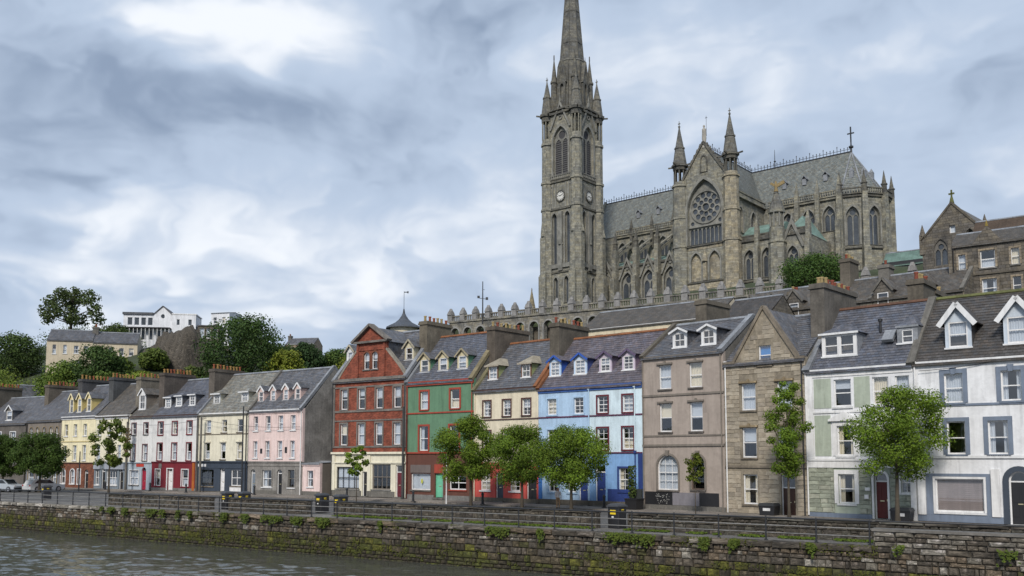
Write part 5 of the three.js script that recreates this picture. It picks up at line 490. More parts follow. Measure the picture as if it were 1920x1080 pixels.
  for (const x of [34.35, 43.1]) add(C, 'buttress', new B().box(x - .4, x + .4, 0, 8, -4, -2.7).box(x - .35, x + .35, 8, 11, -4, -3.2).frust(x, -3.6, 11, .5, 13.4, .04, 4, Math.PI / 4), st);
  { const x = 38.0, z = -3.2, b = new B().frust(x, z, 0, 1.5, 8, 1.4).frust(x, z, 8, 1.55, 8.4, 1.5).frust(x, z, 8.4, 1.2, 10.6, 1.2).frust(x, z, 10.6, 1.05, 13, 1.05).frust(x, z, 13, 1.4, 13.4, 1.4); const t = add(C, 'stair_turret', b, st), l = new B(); for (let k = 0; k < 8; k++) { const a = k * Math.PI / 4; l.cyl(x + Math.cos(a) * 1.1, 10.7, 13, z + Math.sin(a) * 1.1, .13, .13, 6); } add(t, 'turret_columns', l, tr); add(t, 'turret_roof', new B().frust(x, z, 13.4, 1.35, 16.3, .35).frust(x, z, 16.3, .45, 16.6, .3), spireM); add(C, 'angel_statue', new B().geo(new THREE.LatheGeometry([[.4, 0], [.25, .6], [.3, 1.1], [.14, 1.45], [.2, 1.65], [0, 1.85]].map(p => new THREE.Vector2(...p)), 10), new THREE.Matrix4().makeTranslation(x, 16.6, z)).beam([x, 17.5, z], [x + 1.5, 18.0, z + .1], .2, .55).beam([x, 17.6, z], [x - .9, 18.2, z], .16, .4), weathered(.36, .27, .13)); }
  // apse: five sides of a decagon ------------------------------------
  const R = 6.05, ax = 44.3, vs = [90, 54, 18, -18, -54, -90].map(d => [ax + R * Math.cos(d * Math.PI / 180), CZ + R * Math.sin(d * Math.PI / 180)]);
  for (let k = 0; k < 5; k++) { const [a, b] = [vs[k], vs[k + 1]], mid = [(a[0] + b[0]) / 2, (a[1] + b[1]) / 2], th = Math.atan2(mid[0] - ax, mid[1] - CZ), m = at(mid[0], mid[1], th), w = Math.hypot(a[0] - b[0], a[1] - b[1]) / 2; const f = add(C, 'apse_wall', new B(m).prism(rect(-w, w, 0, EAV), -.5, 0, [H(-1.05, 1.05, 8.7, 15.4)]), st); gothic(f, m, -1.05, 1.05, 8.7, 15.4, { hood: .3 }); bars(f, 'string_course', m, [[8.1, 8.4, .002, .3], [EAV - .5, EAV - .1, .002, .3], [EAV - .1, EAV + .12, .002, .5], [EAV + .85, EAV + 1.05, .1, .45], [4.2, 4.4, .002, .2]].map(q => [-w, w, ...q]), stD); const ba = new B(m); for (let x = -w + .15; x < w; x += .42) ba.box(x, x + .16, EAV + .12, EAV + .85, .18, .36); add(f, 'parapet', ba, st); }
  for (const [x, z] of vs) { const nx = (x - ax) / R, nz = (z - CZ) / R, ox = x + nx * .25, oz = z + nz * .25; const b = add(C, 'apse_buttress', new B().frust(ox + nx * .35, oz + nz * .35, 0, .95, 8.2, .8, 4, Math.atan2(nz, nx) + Math.PI / 4).frust(ox, oz, 8.2, .72, EAV + .2, .6, 4, Math.atan2(nz, nx) + Math.PI / 4), st); add(b, 'pinnacle', new B().frust(ox, oz, EAV + .2, .5, EAV + 1.6, .46, 6).frust(ox, oz, EAV + 1.6, .6, EAV + 1.8, .58, 6).frust(ox, oz, EAV + 1.8, .42, EAV + 4.1, .03, 6), stD); }
  { const b = new B(), n = 24, hip = new B(); for (let k = 0; k < 5; k++) for (let j = 0; j < n; j++) { const P = (v, q) => [lerp(v[0], ax, q), lerp(EAV, RID, q), lerp(v[1], CZ, q)], t = .03, lift = p => [p[0] + (p[0] - ax) * .006, p[1] + t, p[2] + (p[2] - CZ) * .006]; b.quad(lift(P(vs[k], j / n)), lift(P(vs[k + 1], j / n)), P(vs[k + 1], (j + 1) / n), P(vs[k], (j + 1) / n)); } for (const v of vs) hip.beam([v[0], EAV, v[1]], [ax, RID, CZ], .22, .2); const r = add(C, 'apse_roof', b, roofM); add(r, 'hip_flashing', hip, leadM); for (let k = 0; k < 3; k++) { const m = [(vs[k][0] + vs[k + 1][0]) / 2, (vs[k][1] + vs[k + 1][1]) / 2], q = .42, x = lerp(m[0], ax, q), z = lerp(m[1], CZ, q), y = lerp(EAV, RID, q); add(C, 'roof_dormer', new B().box(x - .35, x + .35, y - .4, y + .8, z - .35, z + .35).frust(x, z, y + .8, .55, y + 1.6, .03, 4, Math.PI / 4), leadM); }
    add(C, 'ridge_cross', new B().cyl(ax, RID, RID + 2, CZ, .2, .1, 8).box(ax - .1, ax + .1, RID + 1.8, RID + 4.6, CZ - .1, CZ + .1).box(ax - .6, ax + .6, RID + 3.3, RID + 3.5, CZ - .08, CZ + .08).frust(ax, CZ, RID + .8, .4, RID + 1.1, .4, 8), iron); }
  add(C, 'plinth', new B().box(-9.5, 52, -4, .25, -28, 1.2), stD);
}
{ // terrace wall with arcade and balustrade below the cathedral
  const g = thing('terrace_wall', 'arcaded grey stone terrace wall with balustrade and pointed finials below the cathedral', 'wall', [-11.2, 18, -160.8], -37.5), L = 78, m = ashlar(.30, .295, .28), n = 27, sp = L / n;
  const YL = 12.3 - 1.1 * L / 46, hs = []; for (let k = 0; k < n; k++) hs.push(archPts(k * sp + .55, (k + 1) * sp - .55, 3, 11.2 - k * .06, 'round'));
  add(g, 'wall', new B().prism([[0, -8], [L, -8], [L, YL], [0, 12.3]], -.9, 0, hs), m); add(g, 'backing', new B().box(0, L, -8, 10.2, -2.2, -1.6), cementDark);
  for (let k = 0; k < n; k++) { const x = k * sp; add(g, 'arch_ring', new B().prism(archPts(x + .3, x + sp - .3, 3, 11.45 - k * .06, 'round'), .002, .14, [archPts(x + .55, x + sp - .55, 3, 11.2 - k * .06, 'round')]), weathered(.34, .335, .32)); }
  const Y = x => 12.3 - 1.1 * x / 46; add(g, 'coping', new B().beam([0, Y(0) + .1, -.4], [L, Y(L) + .1, -.4], 1.2, .3).beam([0, Y(0) + 1.15, -.4], [L, Y(L) + 1.15, -.4], .4, .2), m);
  const bl = new B(); for (let x = .3; x < L; x += .42) bl.box(x, x + .17, Y(x), Y(x) + 1.1, -.5, -.3); add(g, 'baluster', bl, m);
  for (let k = 0; k <= n; k++) { const x = k * sp, y = Y(x); add(g, 'finial', new B().box(x - .5, x + .5, y, y + 1.4, -.8, 0).frust(x, -.4, y + 1.4, .75, y + 2.1, .5, 4, Math.PI / 4).frust(x, -.4, y + 2.1, .42, y + 2.6, .2, 6), weathered(.32, .315, .31)); }
}
{ const g = thing('lattice_mast', 'slender dark mast with floodlights on the terrace left of the tower', 'mast', [-4.9, 28.5, -150]); add(g, 'pole', new B().cyl(0, 0, 7.2, 0, .13, .07, 8), iron); add(g, 'floodlight', new B().box(-.9, -.5, 4.4, 4.75, -.2, .2).box(.5, .9, 4.1, 4.5, -.2, .2).beam([-.7, 4.4, 0], [.7, 4.2, 0], .08, .08), iron); add(g, 'crossarm', new B().beam([-.5, 1.6, 0], [.6, 1.5, 0], .08, .08).beam([0, 5.8, 0], [.35, 5.8, 0], .06, .06), iron); }
{ const g = thing('stone_obelisk', 'small stone spirelet standing left of the tower base', 'pinnacle', [3.6, 28, -163]); add(g, 'shaft', new B().frust(0, 0, 0, .9, 4.6, .8).frust(0, 0, 4.6, 1, 4.9, .95), ashlar(.33, .30, .20)); add(g, 'spirelet', new B().frust(0, 0, 4.9, .8, 8.6, .08).frust(0, 0, 8.6, .15, 9.1, .02, 6), ashlar(.28, .25, .18)); }
// ---------- ground, street, water ----------
function rowD(X) { return 77.5 - .70 * X + (X < -20 ? (X + 20) * .02 : 0) - (X > 8 ? (X - 8) * .35 : 0); }      // depth of the house fronts
function terrainH(X, d) {
  const e = d - rowD(X) - 10; if (e <= -4) return -6; if (e <= 0) return lerp(-6, 1.3, (e + 4) / 4); const n = (fbm(X * .06 + 40, d * .06 + 40, 200, 4) - .5) * 3 * sstep(5, 30, e);
  const left = 1.3 + lerp(30, 22, sstep(-66, -52, X)) * (1 - Math.exp(-e / lerp(20, 34, sstep(-65, -40, X)))) + 13 * sstep(60, 150, e) * sstep(62, 95, -X) + 5 * sstep(75, 150, e), e2 = d - (160.8 - .768 * (X + 11.2)), right = 1.3 + 10 * sstep(0, 16, e) + 17.5 * sstep(1, 3, e2) + 4.2 * sstep(4, 14, e2);
  return lerp(left, right, sstep(-24, -9, X)) + n * (X > -9 ? .2 : 1);
}
{
  const b = new THREE.BufferGeometry(), nx = 150, nd = 110, p = [], uv = [], ix = []; for (let j = 0; j <= nd; j++) for (let i = 0; i <= nx; i++) { const X = -330 + 640 * i / nx, d = 40 + 560 * Math.pow(j / nd, 1.6); p.push(X, terrainH(X, d), -d); uv.push(X, d); } for (let j = 0; j < nd; j++) for (let i = 0; i < nx; i++) { const a = j * (nx + 1) + i; ix.push(a, a + 1, a + nx + 2, a, a + nx + 2, a + nx + 1); } b.setAttribute('position', new THREE.Float32BufferAttribute(p, 3)); b.setAttribute('uv', new THREE.Float32BufferAttribute(uv, 2)); b.setIndex(ix); b.computeVertexNormals();
  structure('hillside', b, grainy(.055, .075, .03), 'grassy wooded hillside behind the town');
}
const QA = -33.9 * Math.PI / 180, Q0 = V(-78.7, 0, -103.5), qx = V(Math.cos(QA), 0, -Math.sin(QA)), qz = V(Math.sin(QA), 0, Math.cos(QA)), QP = (x, y, z) => { const v = Q0.clone().addScaledVector(qx, x).addScaledVector(qz, z); v.y = y; return v; };
const quayQuad = (x0, x1, z0, z1, y) => new B().quad(QP(x0, y, z1), QP(x1, y, z1), QP(x1, y, z0), QP(x0, y, z0));
structure('street', quayQuad(-60, 170, -80, -2.6, 2.3), grainy(.14, .138, .135), 'asphalt street between the houses and the quay');
structure('promenade', quayQuad(-60, 170, -2.6, -.34, 2.345), grainy(.24, .225, .205), 'concrete promenade along the quay edge');
{ const b = new B(), f = [[31, -49], [24.3, -54.8], [19.3, -59.5], [14.9, -63.9], [9.9, -68.8], [2.2, -75.4], [-3.4, -80.3], [-9.9, -85.2], [-18, -91], [-28.6, -98.5], [-35.7, -103.3], [-46.7, -110.8], [-59, -119.2], [-77, -131]]; for (let k = 0; k < f.length - 1; k++) { const [a, c] = [f[k], f[k + 1]], n = V(-(c[1] - a[1]), 0, c[0] - a[0]).normalize().multiplyScalar(-1); if (n.z < 0) n.negate(); const w = 3.4, A = [a[0], 2.41, a[1]], C2 = [c[0], 2.41, c[1]], A2 = [a[0] + n.x * w, 2.41, a[1] + n.z * w], D2 = [c[0] + n.x * w, 2.41, c[1] + n.z * w]; b.quad(C2, D2, A2, A); b.quad([D2[0], 2.2, D2[2]], [A2[0], 2.2, A2[2]], A2, D2); } structure('pavement', b, grainy(.30, .265, .23), 'pavement with kerb along the house fronts'); }
{ // river: small wind waves as real relief, finer toward the quay
  const xs = 430, zs = 250, p = [], uv = [], ix = []; const wv = (x, z) => { const f = sstep(-1, 7, z); const h = .34 * (fbm(x * .55 + 50, z * .8 + 50, 301, 2) - .5) * .5 + .17 * (fbm(x * 1.5 + 9 + z * .3, z * 2.1 + 30, 305, 3) - .5); return .74 * h * (.25 + .75 * f) * (.75 + .5 * fbm(x * .08, z * .12, 309, 2)); };
  for (let j = 0; j <= zs; j++) for (let i = 0; i <= xs; i++) { const lx = 22 + 78 * i / xs, lz = -.2 + 34 * Math.pow(j / zs, 1.25), v = QP(lx, wv(lx, lz), lz); p.push(v.x, v.y, v.z); uv.push(lx, lz); }
  for (let j = 0; j < zs; j++) for (let i = 0; i < xs; i++) { const a = j * (xs + 1) + i; ix.push(a, a + xs + 1, a + xs + 2, a, a + xs + 2, a + 1); }
  const g = new THREE.BufferGeometry(); g.setAttribute('position', new THREE.Float32BufferAttribute(p, 3)); g.setAttribute('uv', new THREE.Float32BufferAttribute(uv, 2)); g.setIndex(ix); g.computeVertexNormals();
  const ripB = tex(512, 3.2, (u, v) => fbm(u * 9, v * 16, 311, 4, 0) * .6 + fbm(u * 26, v * 40, 315, 3, 0) * .4, false);
  const wm = new THREE.MeshPhysicalMaterial({ roughness: .06, ior: 1.33, bumpMap: ripB, bumpScale: .012, side: THREE.DoubleSide }); wm.color.setRGB(.07, .073, .062);
  structure('river_water', g, wm, 'rippled grey-brown river water');
  const far = new B(); const o = -.14; far.quad(QP(-700, o, 900), QP(900, o, 900), QP(900, o, -.2), QP(-700, o, -.2)); structure('river_water', far, wm, 'river water beyond the rippled stretch');
}
// ---------- quay wall ----------
const topStone = [rockM(.31, .30, .275), rockM(.50, .495, .475), rockM(.20, .18, .155), rockM(.26, .215, .165), rockM(.14, .128, .112)], lowStone = [rockM(.15, .13, .085), rockM(.11, .115, .045), rockM(.19, .20, .035), rockM(.085, .075, .05), rockM(.12, .14, .03)];
const wallMats = [...topStone, ...lowStone];
{
  const g = thing('quay_wall', 'long rough stone quay wall with green weed above the waterline', 'wall', [Q0.x, 0, Q0.z], -33.9), r = rng(77);
  add(g, 'core', new B().box(-60, 170, -1.2, 2.3, -1.2, -.12), weathered(.095, .085, .065));
  const pick = (x, y) => { const wet = y + (fbm(x * .35, y * 1.2, 411, 3) - .5) * .9; if (wet < .5) return 5 + [3, 4, 3, 1][Math.floor(r() * 4)]; if (wet < 1.1) return 5 + Math.floor(r() * 5); if (wet < 1.45) return [4, 5, 2, 6][Math.floor(r() * 4)]; const q = r(), pale = x < 57 ? .5 : .22; return q < pale ? (r() < .5 ? 1 : 0) : q < .6 ? 2 : q < .85 ? 3 : 4; };
  const no = () => false, list = [...coursed(30, 131, -.5, 2.06, .29, .43, r, no, pick, -.1, .24)];
  list.sort((a, b) => (a[1] < .0 ? 200 : 0) - (b[1] < .0 ? 200 : 0) || b[0] * 1 - a[0]);
  const vis = list.filter(s => s[0] < 124), off = list.filter(s => s[0] >= 124); layStones(g, 'stone', [...vis, ...off], wallMats, stoneGeos, 300, 78);
  const cop = []; let x = 30; while (x < 113.6) { const w = Math.min(.9 + r() * .9, 113.8 - x); cop.push([x + w / 2, 2.2, -.16, w - .015, .27, .6, x < 57 ? 1 : [0, 2, 4, 3][Math.floor(r() * 4)]]); x += w; } layStones(g, 'coping_stone', cop.reverse(), topStone, ashGeos, 300, 79);
  // raised parapet at the right
  const pr = coursed(113.8, 131, 2.06, 2.98, .3, .62, r, no, () => [0, 2, 4, 4, 2, 1][Math.floor(r() * 6)], -.14, .26); add(g, 'parapet_core', new B().box(113.85, 170, 2.3, 2.95, -.62, -.16), weathered(.12, .11, .1)); layStones(g, 'parapet_stone', pr.reverse(), topStone, stoneGeos, 300, 80); add(g, 'parapet_coping', new B().box(113.75, 170, 2.985, 3.1, -.66, .03), weathered(.2, .19, .175));
}
{ // railing along the edge
  const g = thing('railing', 'black tubular railing with three rails along the quay edge', 'railing', [Q0.x, 2.34, Q0.z], -33.9);
  for (const [y, rr] of [[1.05, .042], [.7, .028], [.36, .028]]) { const c = new THREE.CylinderGeometry(rr, rr, 84, 8).rotateZ(Math.PI / 2).translate(113.7 - 42, y, -.33); add(g, 'rail', new B().geo(c), y > 1 ? iron : weathered(.24, .235, .225, .5)); }
  const pg = new B().cyl(0, 0, 1.06, 0, .045, .04, 8).frust(0, 0, 1.06, .05, 1.13, .03, 8).cyl(0, 0, .03, 0, .09, .09, 10).build(); for (let k = 0; k <= 36; k++) { const p = add(g, 'post', pg, iron); p.position.set(113.6 - k * 2.32, 0, -.33); }
  const g2 = add(g, 'parapet_rail', new B().geo(new THREE.CylinderGeometry(.03, .03, 30, 8).rotateZ(Math.PI / 2).translate(128.7, 1.02, -1.0)), iron);
}
// low stone walls between promenade and street
const lowMats = [rockM(.15, .138, .12), rockM(.115, .108, .098), rockM(.19, .175, .15), rockM(.135, .135, .12)];
[[53.5, 66.3, 'low dark stone wall on the promenade left of the paired bins'], [68.6, 76.6, 'short low dark stone wall between two pairs of bins'], [79.4, 99.0, 'long low stone wall in the middle of the promenade, in front of the street trees'], [101, 131, 'low stone wall at the right end of the promenade']].forEach(([a, c, lab], k) => {
  const g = thing('low_wall', lab, 'wall', [Q0.x, 2.3, Q0.z], -33.9, 'low walls along the promenade'), r = rng(500 + k), z = -1.95; add(g, 'core', new B().box(a + .03, c - .03, 0, .86, z - .42, z - .08), cementDark);
  const l = coursed(a, c, .02, .84, .27, .55, r, () => false, () => Math.floor(r() * 4), z - .06, .16); layStones(g, 'stone', l.reverse(), lowMats, stoneGeos, 300, 510 + k); let x = a - .05; while (x < c) { const w = Math.min(1.4 + r() * .6, c + .05 - x); const q = add(g, 'coping_stone', ashGeos[Math.floor(r() * 6)], lowMats[Math.floor(r() * 4)]); q.position.set(x + w / 2, .915, z - .24); q.scale.set(w - .012, .13, .58); x += w; if (w < .2) break; } add(g, 'end_block', new B().box(a - .06, a + .02, 0, .85, z - .44, z + .03).box(c - .02, c + .06, 0, .85, z - .44, z + .03), lowMats[0]);
});
// ---------- vegetation ----------
const leafMat = () => { const m = new THREE.MeshPhysicalMaterial({ vertexColors: true, roughness: .8, specularIntensity: .35, transmission: .3, thickness: 0, side: THREE.DoubleSide }); return m; };
const leafM = leafMat(), barkM = weathered(.11, .09, .065);
function leafGeo(pts, size, col, r, up = .3) { // pts: [x,y,z,nx,ny,nz]
  const n = pts.length, P = new Float32Array(n * 18), Cc = new Float32Array(n * 18); let o = 0; const a = V(0, 0, 0), d = V(0, 0, 0), s = V(0, 0, 0), nn = V(0, 0, 0), t1 = V(0, 0, 0);
  for (const p of pts) { nn.set(p[3] + (r() - .5) * 1.5, p[4] + up + (r() - .5) * 1.5, p[5] + (r() - .5) * 1.5).normalize(); d.set(r() - .5, r() - .7, r() - .5).cross(nn).normalize(); s.crossVectors(nn, d); const L = size * (.65 + .7 * r()), w = L * .36, k = .25 * L, sh = (.72 + .56 * r()) * (p[6] || 1), yl = r() * .35, c = [col[0] * sh * (1 + yl), col[1] * sh * (1 + yl * .35), col[2] * sh * (1 - yl * .3)];
    const q = [[0, 0, 0], [.45, 1, k * .5], [1, 0, 0], [.45, -1, k * .5]].map(([l, v, h]) => V(p[0], p[1], p[2]).addScaledVector(d, (l - .5) * L).addScaledVector(s, v * w).addScaledVector(nn, h)); for (const i of [0, 1, 2, 0, 2, 3]) { P[o] = q[i].x; P[o + 1] = q[i].y; P[o + 2] = q[i].z; Cc[o] = c[0]; Cc[o + 1] = c[1]; Cc[o + 2] = c[2]; o += 3; } }
  const g = new THREE.BufferGeometry(); g.setAttribute('position', new THREE.BufferAttribute(P, 3)); g.setAttribute('color', new THREE.BufferAttribute(Cc, 3)); g.computeVertexNormals(); return g;
}
// crown envelope: half width as a function of height 0..1; leaves sit on the shells of many twig clumps
function tree(name, label, pos, o) {
  const g = thing(name, label, o.cat || 'tree', pos, 0, o.group), r = rng(o.seed), h = o.h, y0 = o.clear, ch = h - y0, prof = o.prof || (t => Math.sqrt(Math.max(0, 1 - Math.pow(t * 2 - 1, 2)))), clumps = [], tb = new B(), tip = V(o.lean?.[0] || 0, y0 + ch * .75, o.lean?.[1] || 0);
  tb.geo(new THREE.TubeGeometry(new THREE.CatmullRomCurve3([V(0, -.1, 0), V((r() - .5) * .1, y0 * .5, 0), V(tip.x * .3, y0 + ch * .2, tip.z * .3), tip]), 10, 1, 7).toNonIndexed()); // tapered below
  { const P = tb.p; for (let i = 0; i < P.length; i += 3) { const y = P[i + 1], t = clamp(y / tip.y), cxx = lerp(0, tip.x, t * t), rad = o.tr * (1 - .82 * t) * (1 + .5 * Math.exp(-Math.max(y, 0) * 5 / (o.tr * 10))); const dx = P[i] - cxx * .6, dz = P[i + 2] - tip.z * t * t * .6; P[i] = cxx * .6 + dx * rad; P[i + 2] = tip.z * t * t * .6 + dz * rad; } }
  const nC = o.clumps || 46;
  for (let k = 0; k < nC; k++) { const t = .04 + .94 * (k + r() * .8) / nC, a = k * 2.39996 + r() * .7, w = prof(t) * o.w / 2, q = k % 4 === 0 ? r() * .45 : .55 + .42 * Math.sqrt(r()), lump = .78 + .4 * fbm(Math.cos(a) * 1.6 + 9 + o.seed, t * 3 + Math.sin(a) * 1.6 + 9, 600, 3), x = Math.cos(a) * w * q * lump + (o.lean?.[0] || 0) * t, z = Math.sin(a) * w * q * lump + (o.lean?.[1] || 0) * t, y = y0 + t * ch; clumps.push([x, y, z, (o.cr || .16) * o.w * (.65 + .7 * r()) * (.55 + .45 * Math.min(1, w / (o.w * .35) + .15))]); if (k % 2 === 0 && q > .4) { const by = y0 + clamp(t - .28) * ch * .8; tb.beam([clamp(by / tip.y) * tip.x * .5, Math.max(by, y0 * .9), 0], [x * .55, lerp(by, y, .6), z * .55], o.tr * .42, o.tr * .42).beam([x * .5, lerp(by, y, .56), z * .5], [x, y, z], o.tr * .22, o.tr * .22); } }
  const m = add(g, 'trunk', tb, o.bark || barkM), pts = [], tot = clumps.reduce((s, c) => s + c[3] * c[3], 0);
  for (const c of clumps) { const tint = .78 + .44 * r(), n = Math.round(o.n * c[3] * c[3] / tot); for (let k = 0; k < n; k++) { const u = r() * 2 - 1, a = r() * 6.2832, s = Math.sqrt(1 - u * u), rr = c[3] * Math.pow(r(), .34) * (.8 + .45 * r()), nx = s * Math.cos(a), nz = s * Math.sin(a); pts.push([c[0] + nx * rr * 1.1, c[1] + u * rr * .8, c[2] + nz * rr * 1.1, nx, u, nz, tint]); } }
  const cr = add(g, 'crown', leafGeo(pts, o.leaf, o.col, r), leafM); return g;
}
const GL = [.105, .182, .018], GD = [.05, .098, .017], ST = 'young street trees along the quay street';
const ball = t => Math.pow(Math.max(0, 1 - Math.pow(Math.abs(t * 2 - .85) / 1.15, 2.4)), .6), col = t => .25 + .9 * Math.pow(Math.sin(Math.PI * Math.min(1, t * .85 + .12)), 1.2) * (1 - t * .55);
tree('street_tree', 'spreading leafy street tree in front of the sage green and white houses', [22.0, 2.35, -52.2], { seed: 1, h: 7.8, clear: 3.0, w: 5.0, tr: .14, n: 22000, leaf: .125, col: GL, clumps: 34, cr: .14, prof: ball, lean: [.5, 0], group: ST });
tree('street_tree', 'narrow upright street tree in front of the brown stone house', [17.4, 2.35, -57.4], { seed: 2, h: 8.8, clear: 2.7, w: 2.7, tr: .10, n: 10000, leaf: .125, col: GL, clumps: 28, cr: .165, prof: col, group: ST });
tree('street_tree', 'round-headed street tree in front of the blue double house', [4.25, 2.35, -65.5], { seed: 3, h: 5.9, clear: 2.0, w: 4.7, tr: .13, n: 24000, leaf: .13, col: GL, clumps: 36, cr: .165, prof: ball, group: ST });
tree('street_tree', 'round-headed street tree in front of the coral ground floor, middle of the three', [.75, 2.35, -68.5], { seed: 4, h: 6.1, clear: 2.0, w: 3.9, tr: .13, n: 20000, leaf: .13, cr: .18, col: [.094, .166, .017], clumps: 28, prof: ball, group: ST });
tree('street_tree', 'round-headed street tree beside the green house, leftmost of the three', [-3.25, 2.35, -72], { seed: 5, h: 7.0, clear: 2.2, w: 4.3, tr: .13, n: 23000, leaf: .13, cr: .17, col: [.10, .17, .016], clumps: 30, prof: t => ball(t * .96) * (t > .8 ? .55 : 1), lean: [-.2, 0], group: ST });
tree('sapling', 'slim young tree with a small crown in front of the red brick house shopfront', [-13.3, 2.35, -78], { seed: 6, h: 4.9, clear: 2.4, w: 1.7, tr: .05, n: 900, leaf: .24, col: GL, clumps: 14, group: ST });
tree('sapling', 'thin sapling with a tuft of leaves in front of the arched taupe house', [12.35, 2.35, -61.5], { seed: 7, h: 4.1, clear: 2.2, w: 1.6, tr: .035, n: 520, leaf: .19, col: [.10, .14, .015], clumps: 12, group: ST });
tree('street_tree', 'sparse upright street tree in front of the pale yellow house', [-44.2, 2.35, -100], { seed: 8, h: 8.2, clear: 2.9, w: 4.4, tr: .11, n: 2300, leaf: .3, col: [.085, .13, .022], clumps: 24, cr: .11, prof: col, group: ST });
tree('street_tree', 'dense dark round street tree, right one of the left-hand pair', [-53.6, 2.35, -103.5], { seed: 9, h: 6.5, clear: 2.0, w: 5.0, tr: .15, n: 20000, leaf: .18, col: GD, clumps: 34, cr: .155, prof: ball, group: ST });
tree('street_tree', 'dense dark round street tree cut by the left picture edge', [-59.2, 2.35, -106], { seed: 10, h: 6.3, clear: 2.0, w: 4.8, tr: .15, n: 20000, leaf: .18, col: GD, clumps: 34, cr: .155, prof: ball, group: ST });
const HT = 'trees on the left hillside', hill = (n, label, x, y, z, h, w, c, seed, o = {}) => { const by = o.keep ? y : terrainH(x, -z) - .25; if (o.top) h = o.top - by; return tree(n, label, [x, by, z], { seed, h, clear: h * .12, w, tr: .3, n: 11000, leaf: .4, col: c.map(v => v * 1.7), clumps: 60, prof: ball, group: HT, ...o }); };
hill('lone_tree', 'tall open-crowned tree standing alone on the skyline', -90.8, 29.5, -185, 11.2, 12, [.035, .055, .018], 20, { keep: 1, clear: 4.2, n: 4200, cr: .095, clumps: 52, leaf: .5, prof: t => .5 + .5 * Math.sin(Math.PI * Math.min(1, t * .9 + .15)), tr: .42 });
hill('broadleaf_tree', 'big dark round tree right of the rock outcrop', -44.5, 15.5, -150, 14, 12.2, [.026, .054, .014], 21, { n: 15000, clear: .6, keep: 1 });
hill('bright_green_tree', 'bright lime green bushy tree above the pale grey roof', -37, 17.5, -148, 5, 6.2, [.095, .125, .016], 22, { n: 6500, top: 23.6 });
hill('dark_tree', 'dark rounded tree left of centre below the far houses', -40.4, 22, -176, 6, 6, [.018, .04, .014], 23, { top: 28.4 });
hill('broadleaf_tree', 'mid green tree behind the dark tree on the hill', -35, 23, -180, 4.8, 7, [.035, .065, .016], 24, { top: 27.5 });
hill('bright_green_tree', 'small yellow-green bush left of the red brick gable', -29, 22, -165, 3.6, 6, [.085, .11, .016], 25, { n: 4500, top: 24.6 });
hill('dark_tree', 'dark tree on the skyline left of the red brick gable', -32, 24, -190, 4.5, 8, [.024, .05, .014], 26, { top: 29.4 });
hill('dark_tree', 'low dark tree against the sky just left of the brick gable', -27, 24, -200, 4.2, 9, [.03, .055, .015], 27, { top: 30 });
[['bright green bushy tree at the left edge of the hillside', -84, 17, -150, 10.5, 12, [.075, .115, .018]], ['bright green rounded tree in the left wood, lower left', -76.5, 14, -142, 8.6, 10.5, [.075, .12, .018]], ['mid green tree in the left wood below the cottages', -74, 15.5, -150, 7.4, 9, [.06, .10, .018]], ['dark green tree in the left wood below the cottages', -67.5, 14, -148, 8.2, 8, [.026, .052, .014]], ['dark tree at the upper left behind the cottages', -97, 27, -176, 9, 10, [.03, .055, .015]], ['bushy tree behind the left cottage roof', -80, 27.5, -181, 6.2, 9, [.035, .06, .016]], ['pale green tree at the far upper left corner of the wood', -92, 22, -160, 9, 12, [.07, .105, .02]], ['green tree low in the left wood beside the gabled cottage', -68, 11.5, -141, 7.2, 8, [.065, .105, .018]], ['bright shrub below the rock outcrop', -60.5, 15.5, -147, 3.6, 5, [.085, .12, .018]], ['green shrub at the foot of the cream cottage', -67, 17.5, -153, 3.6, 4.6, [.06, .095, .018]], ['bushy tree between rock outcrop and big round tree', -51, 15.5, -145, 4.4, 5, [.03, .058, .014]]].forEach(([lab, x, y, z, h, w, c], k) => hill('hillside_tree', lab, x, y, z, h, w, c, 40 + k, { n: 8000 }));
[['green scrub growing on the ledge of the rock outcrop', -62.5, -157.5, 3.2, 4.5, [.055, .085, .018]], ['pale scrub on the right shoulder of the rock outcrop', -56, -159, 4, 5, [.05, .075, .02]], ['scrubby bush at the left foot of the rock outcrop', -65, -146, 4, 5.5, [.05, .085, .018]], ['scrubby bush at the middle foot of the rock outcrop', -57.5, -144, 3.6, 5.5, [.06, .09, .018]], ['scrubby bush at the right foot of the rock outcrop', -52.5, -142, 4.4, 6, [.04, .07, .016]], ['leafy tree behind the pink house roof', -30, -140, 3.6, 6, [.04, .075, .016]], ['dark tree behind the ivory house roof', -34, -146, 3.8, 6, [.028, .055, .015]], ['green tree low on the hill right of the big round tree', -38.5, -160, 4.4, 7, [.05, .085, .018]], ['small tree on the hill beside the round tower', -21, -150, 4, 6, [.04, .07, .016]], ['olive green tree on the hill behind the brick gable', -24, -170, 4.6, 8, [.055, .08, .018]], ['far dark tree on the skyline between the far houses', -60, -238, 5, 9, [.03, .052, .016]], ['far green tree left of the far brown house', -72, -240, 5.5, 11, [.035, .06, .018]], ['far tree on the skyline right of the far houses', -43, -235, 5, 11, [.034, .058, .018]], ['far tree at the right end of the skyline', -30, -225, 4.6, 11, [.03, .055, .016]], ['far tree at the left end of the skyline', -128, -235, 5, 12, [.032, .056, .016]], ['far rounded tree behind the lone tree', -104, -215, 7, 13, [.03, .055, .016]]].forEach(([lab, x, z, h, w, c], k) => hill('hillside_tree', lab, x, 0, z, h, w, c, 70 + k, { n: 4200, clear: .4, leaf: .42 }));
hill('dark_bush', 'dense dark bush beside the apse, above the terrace roofs', 39.9, 27.6, -118, 5.0, 7.4, [.03, .062, .014], 60, { n: 11000, clear: .4, leaf: .26, keep: 1, group: undefined });
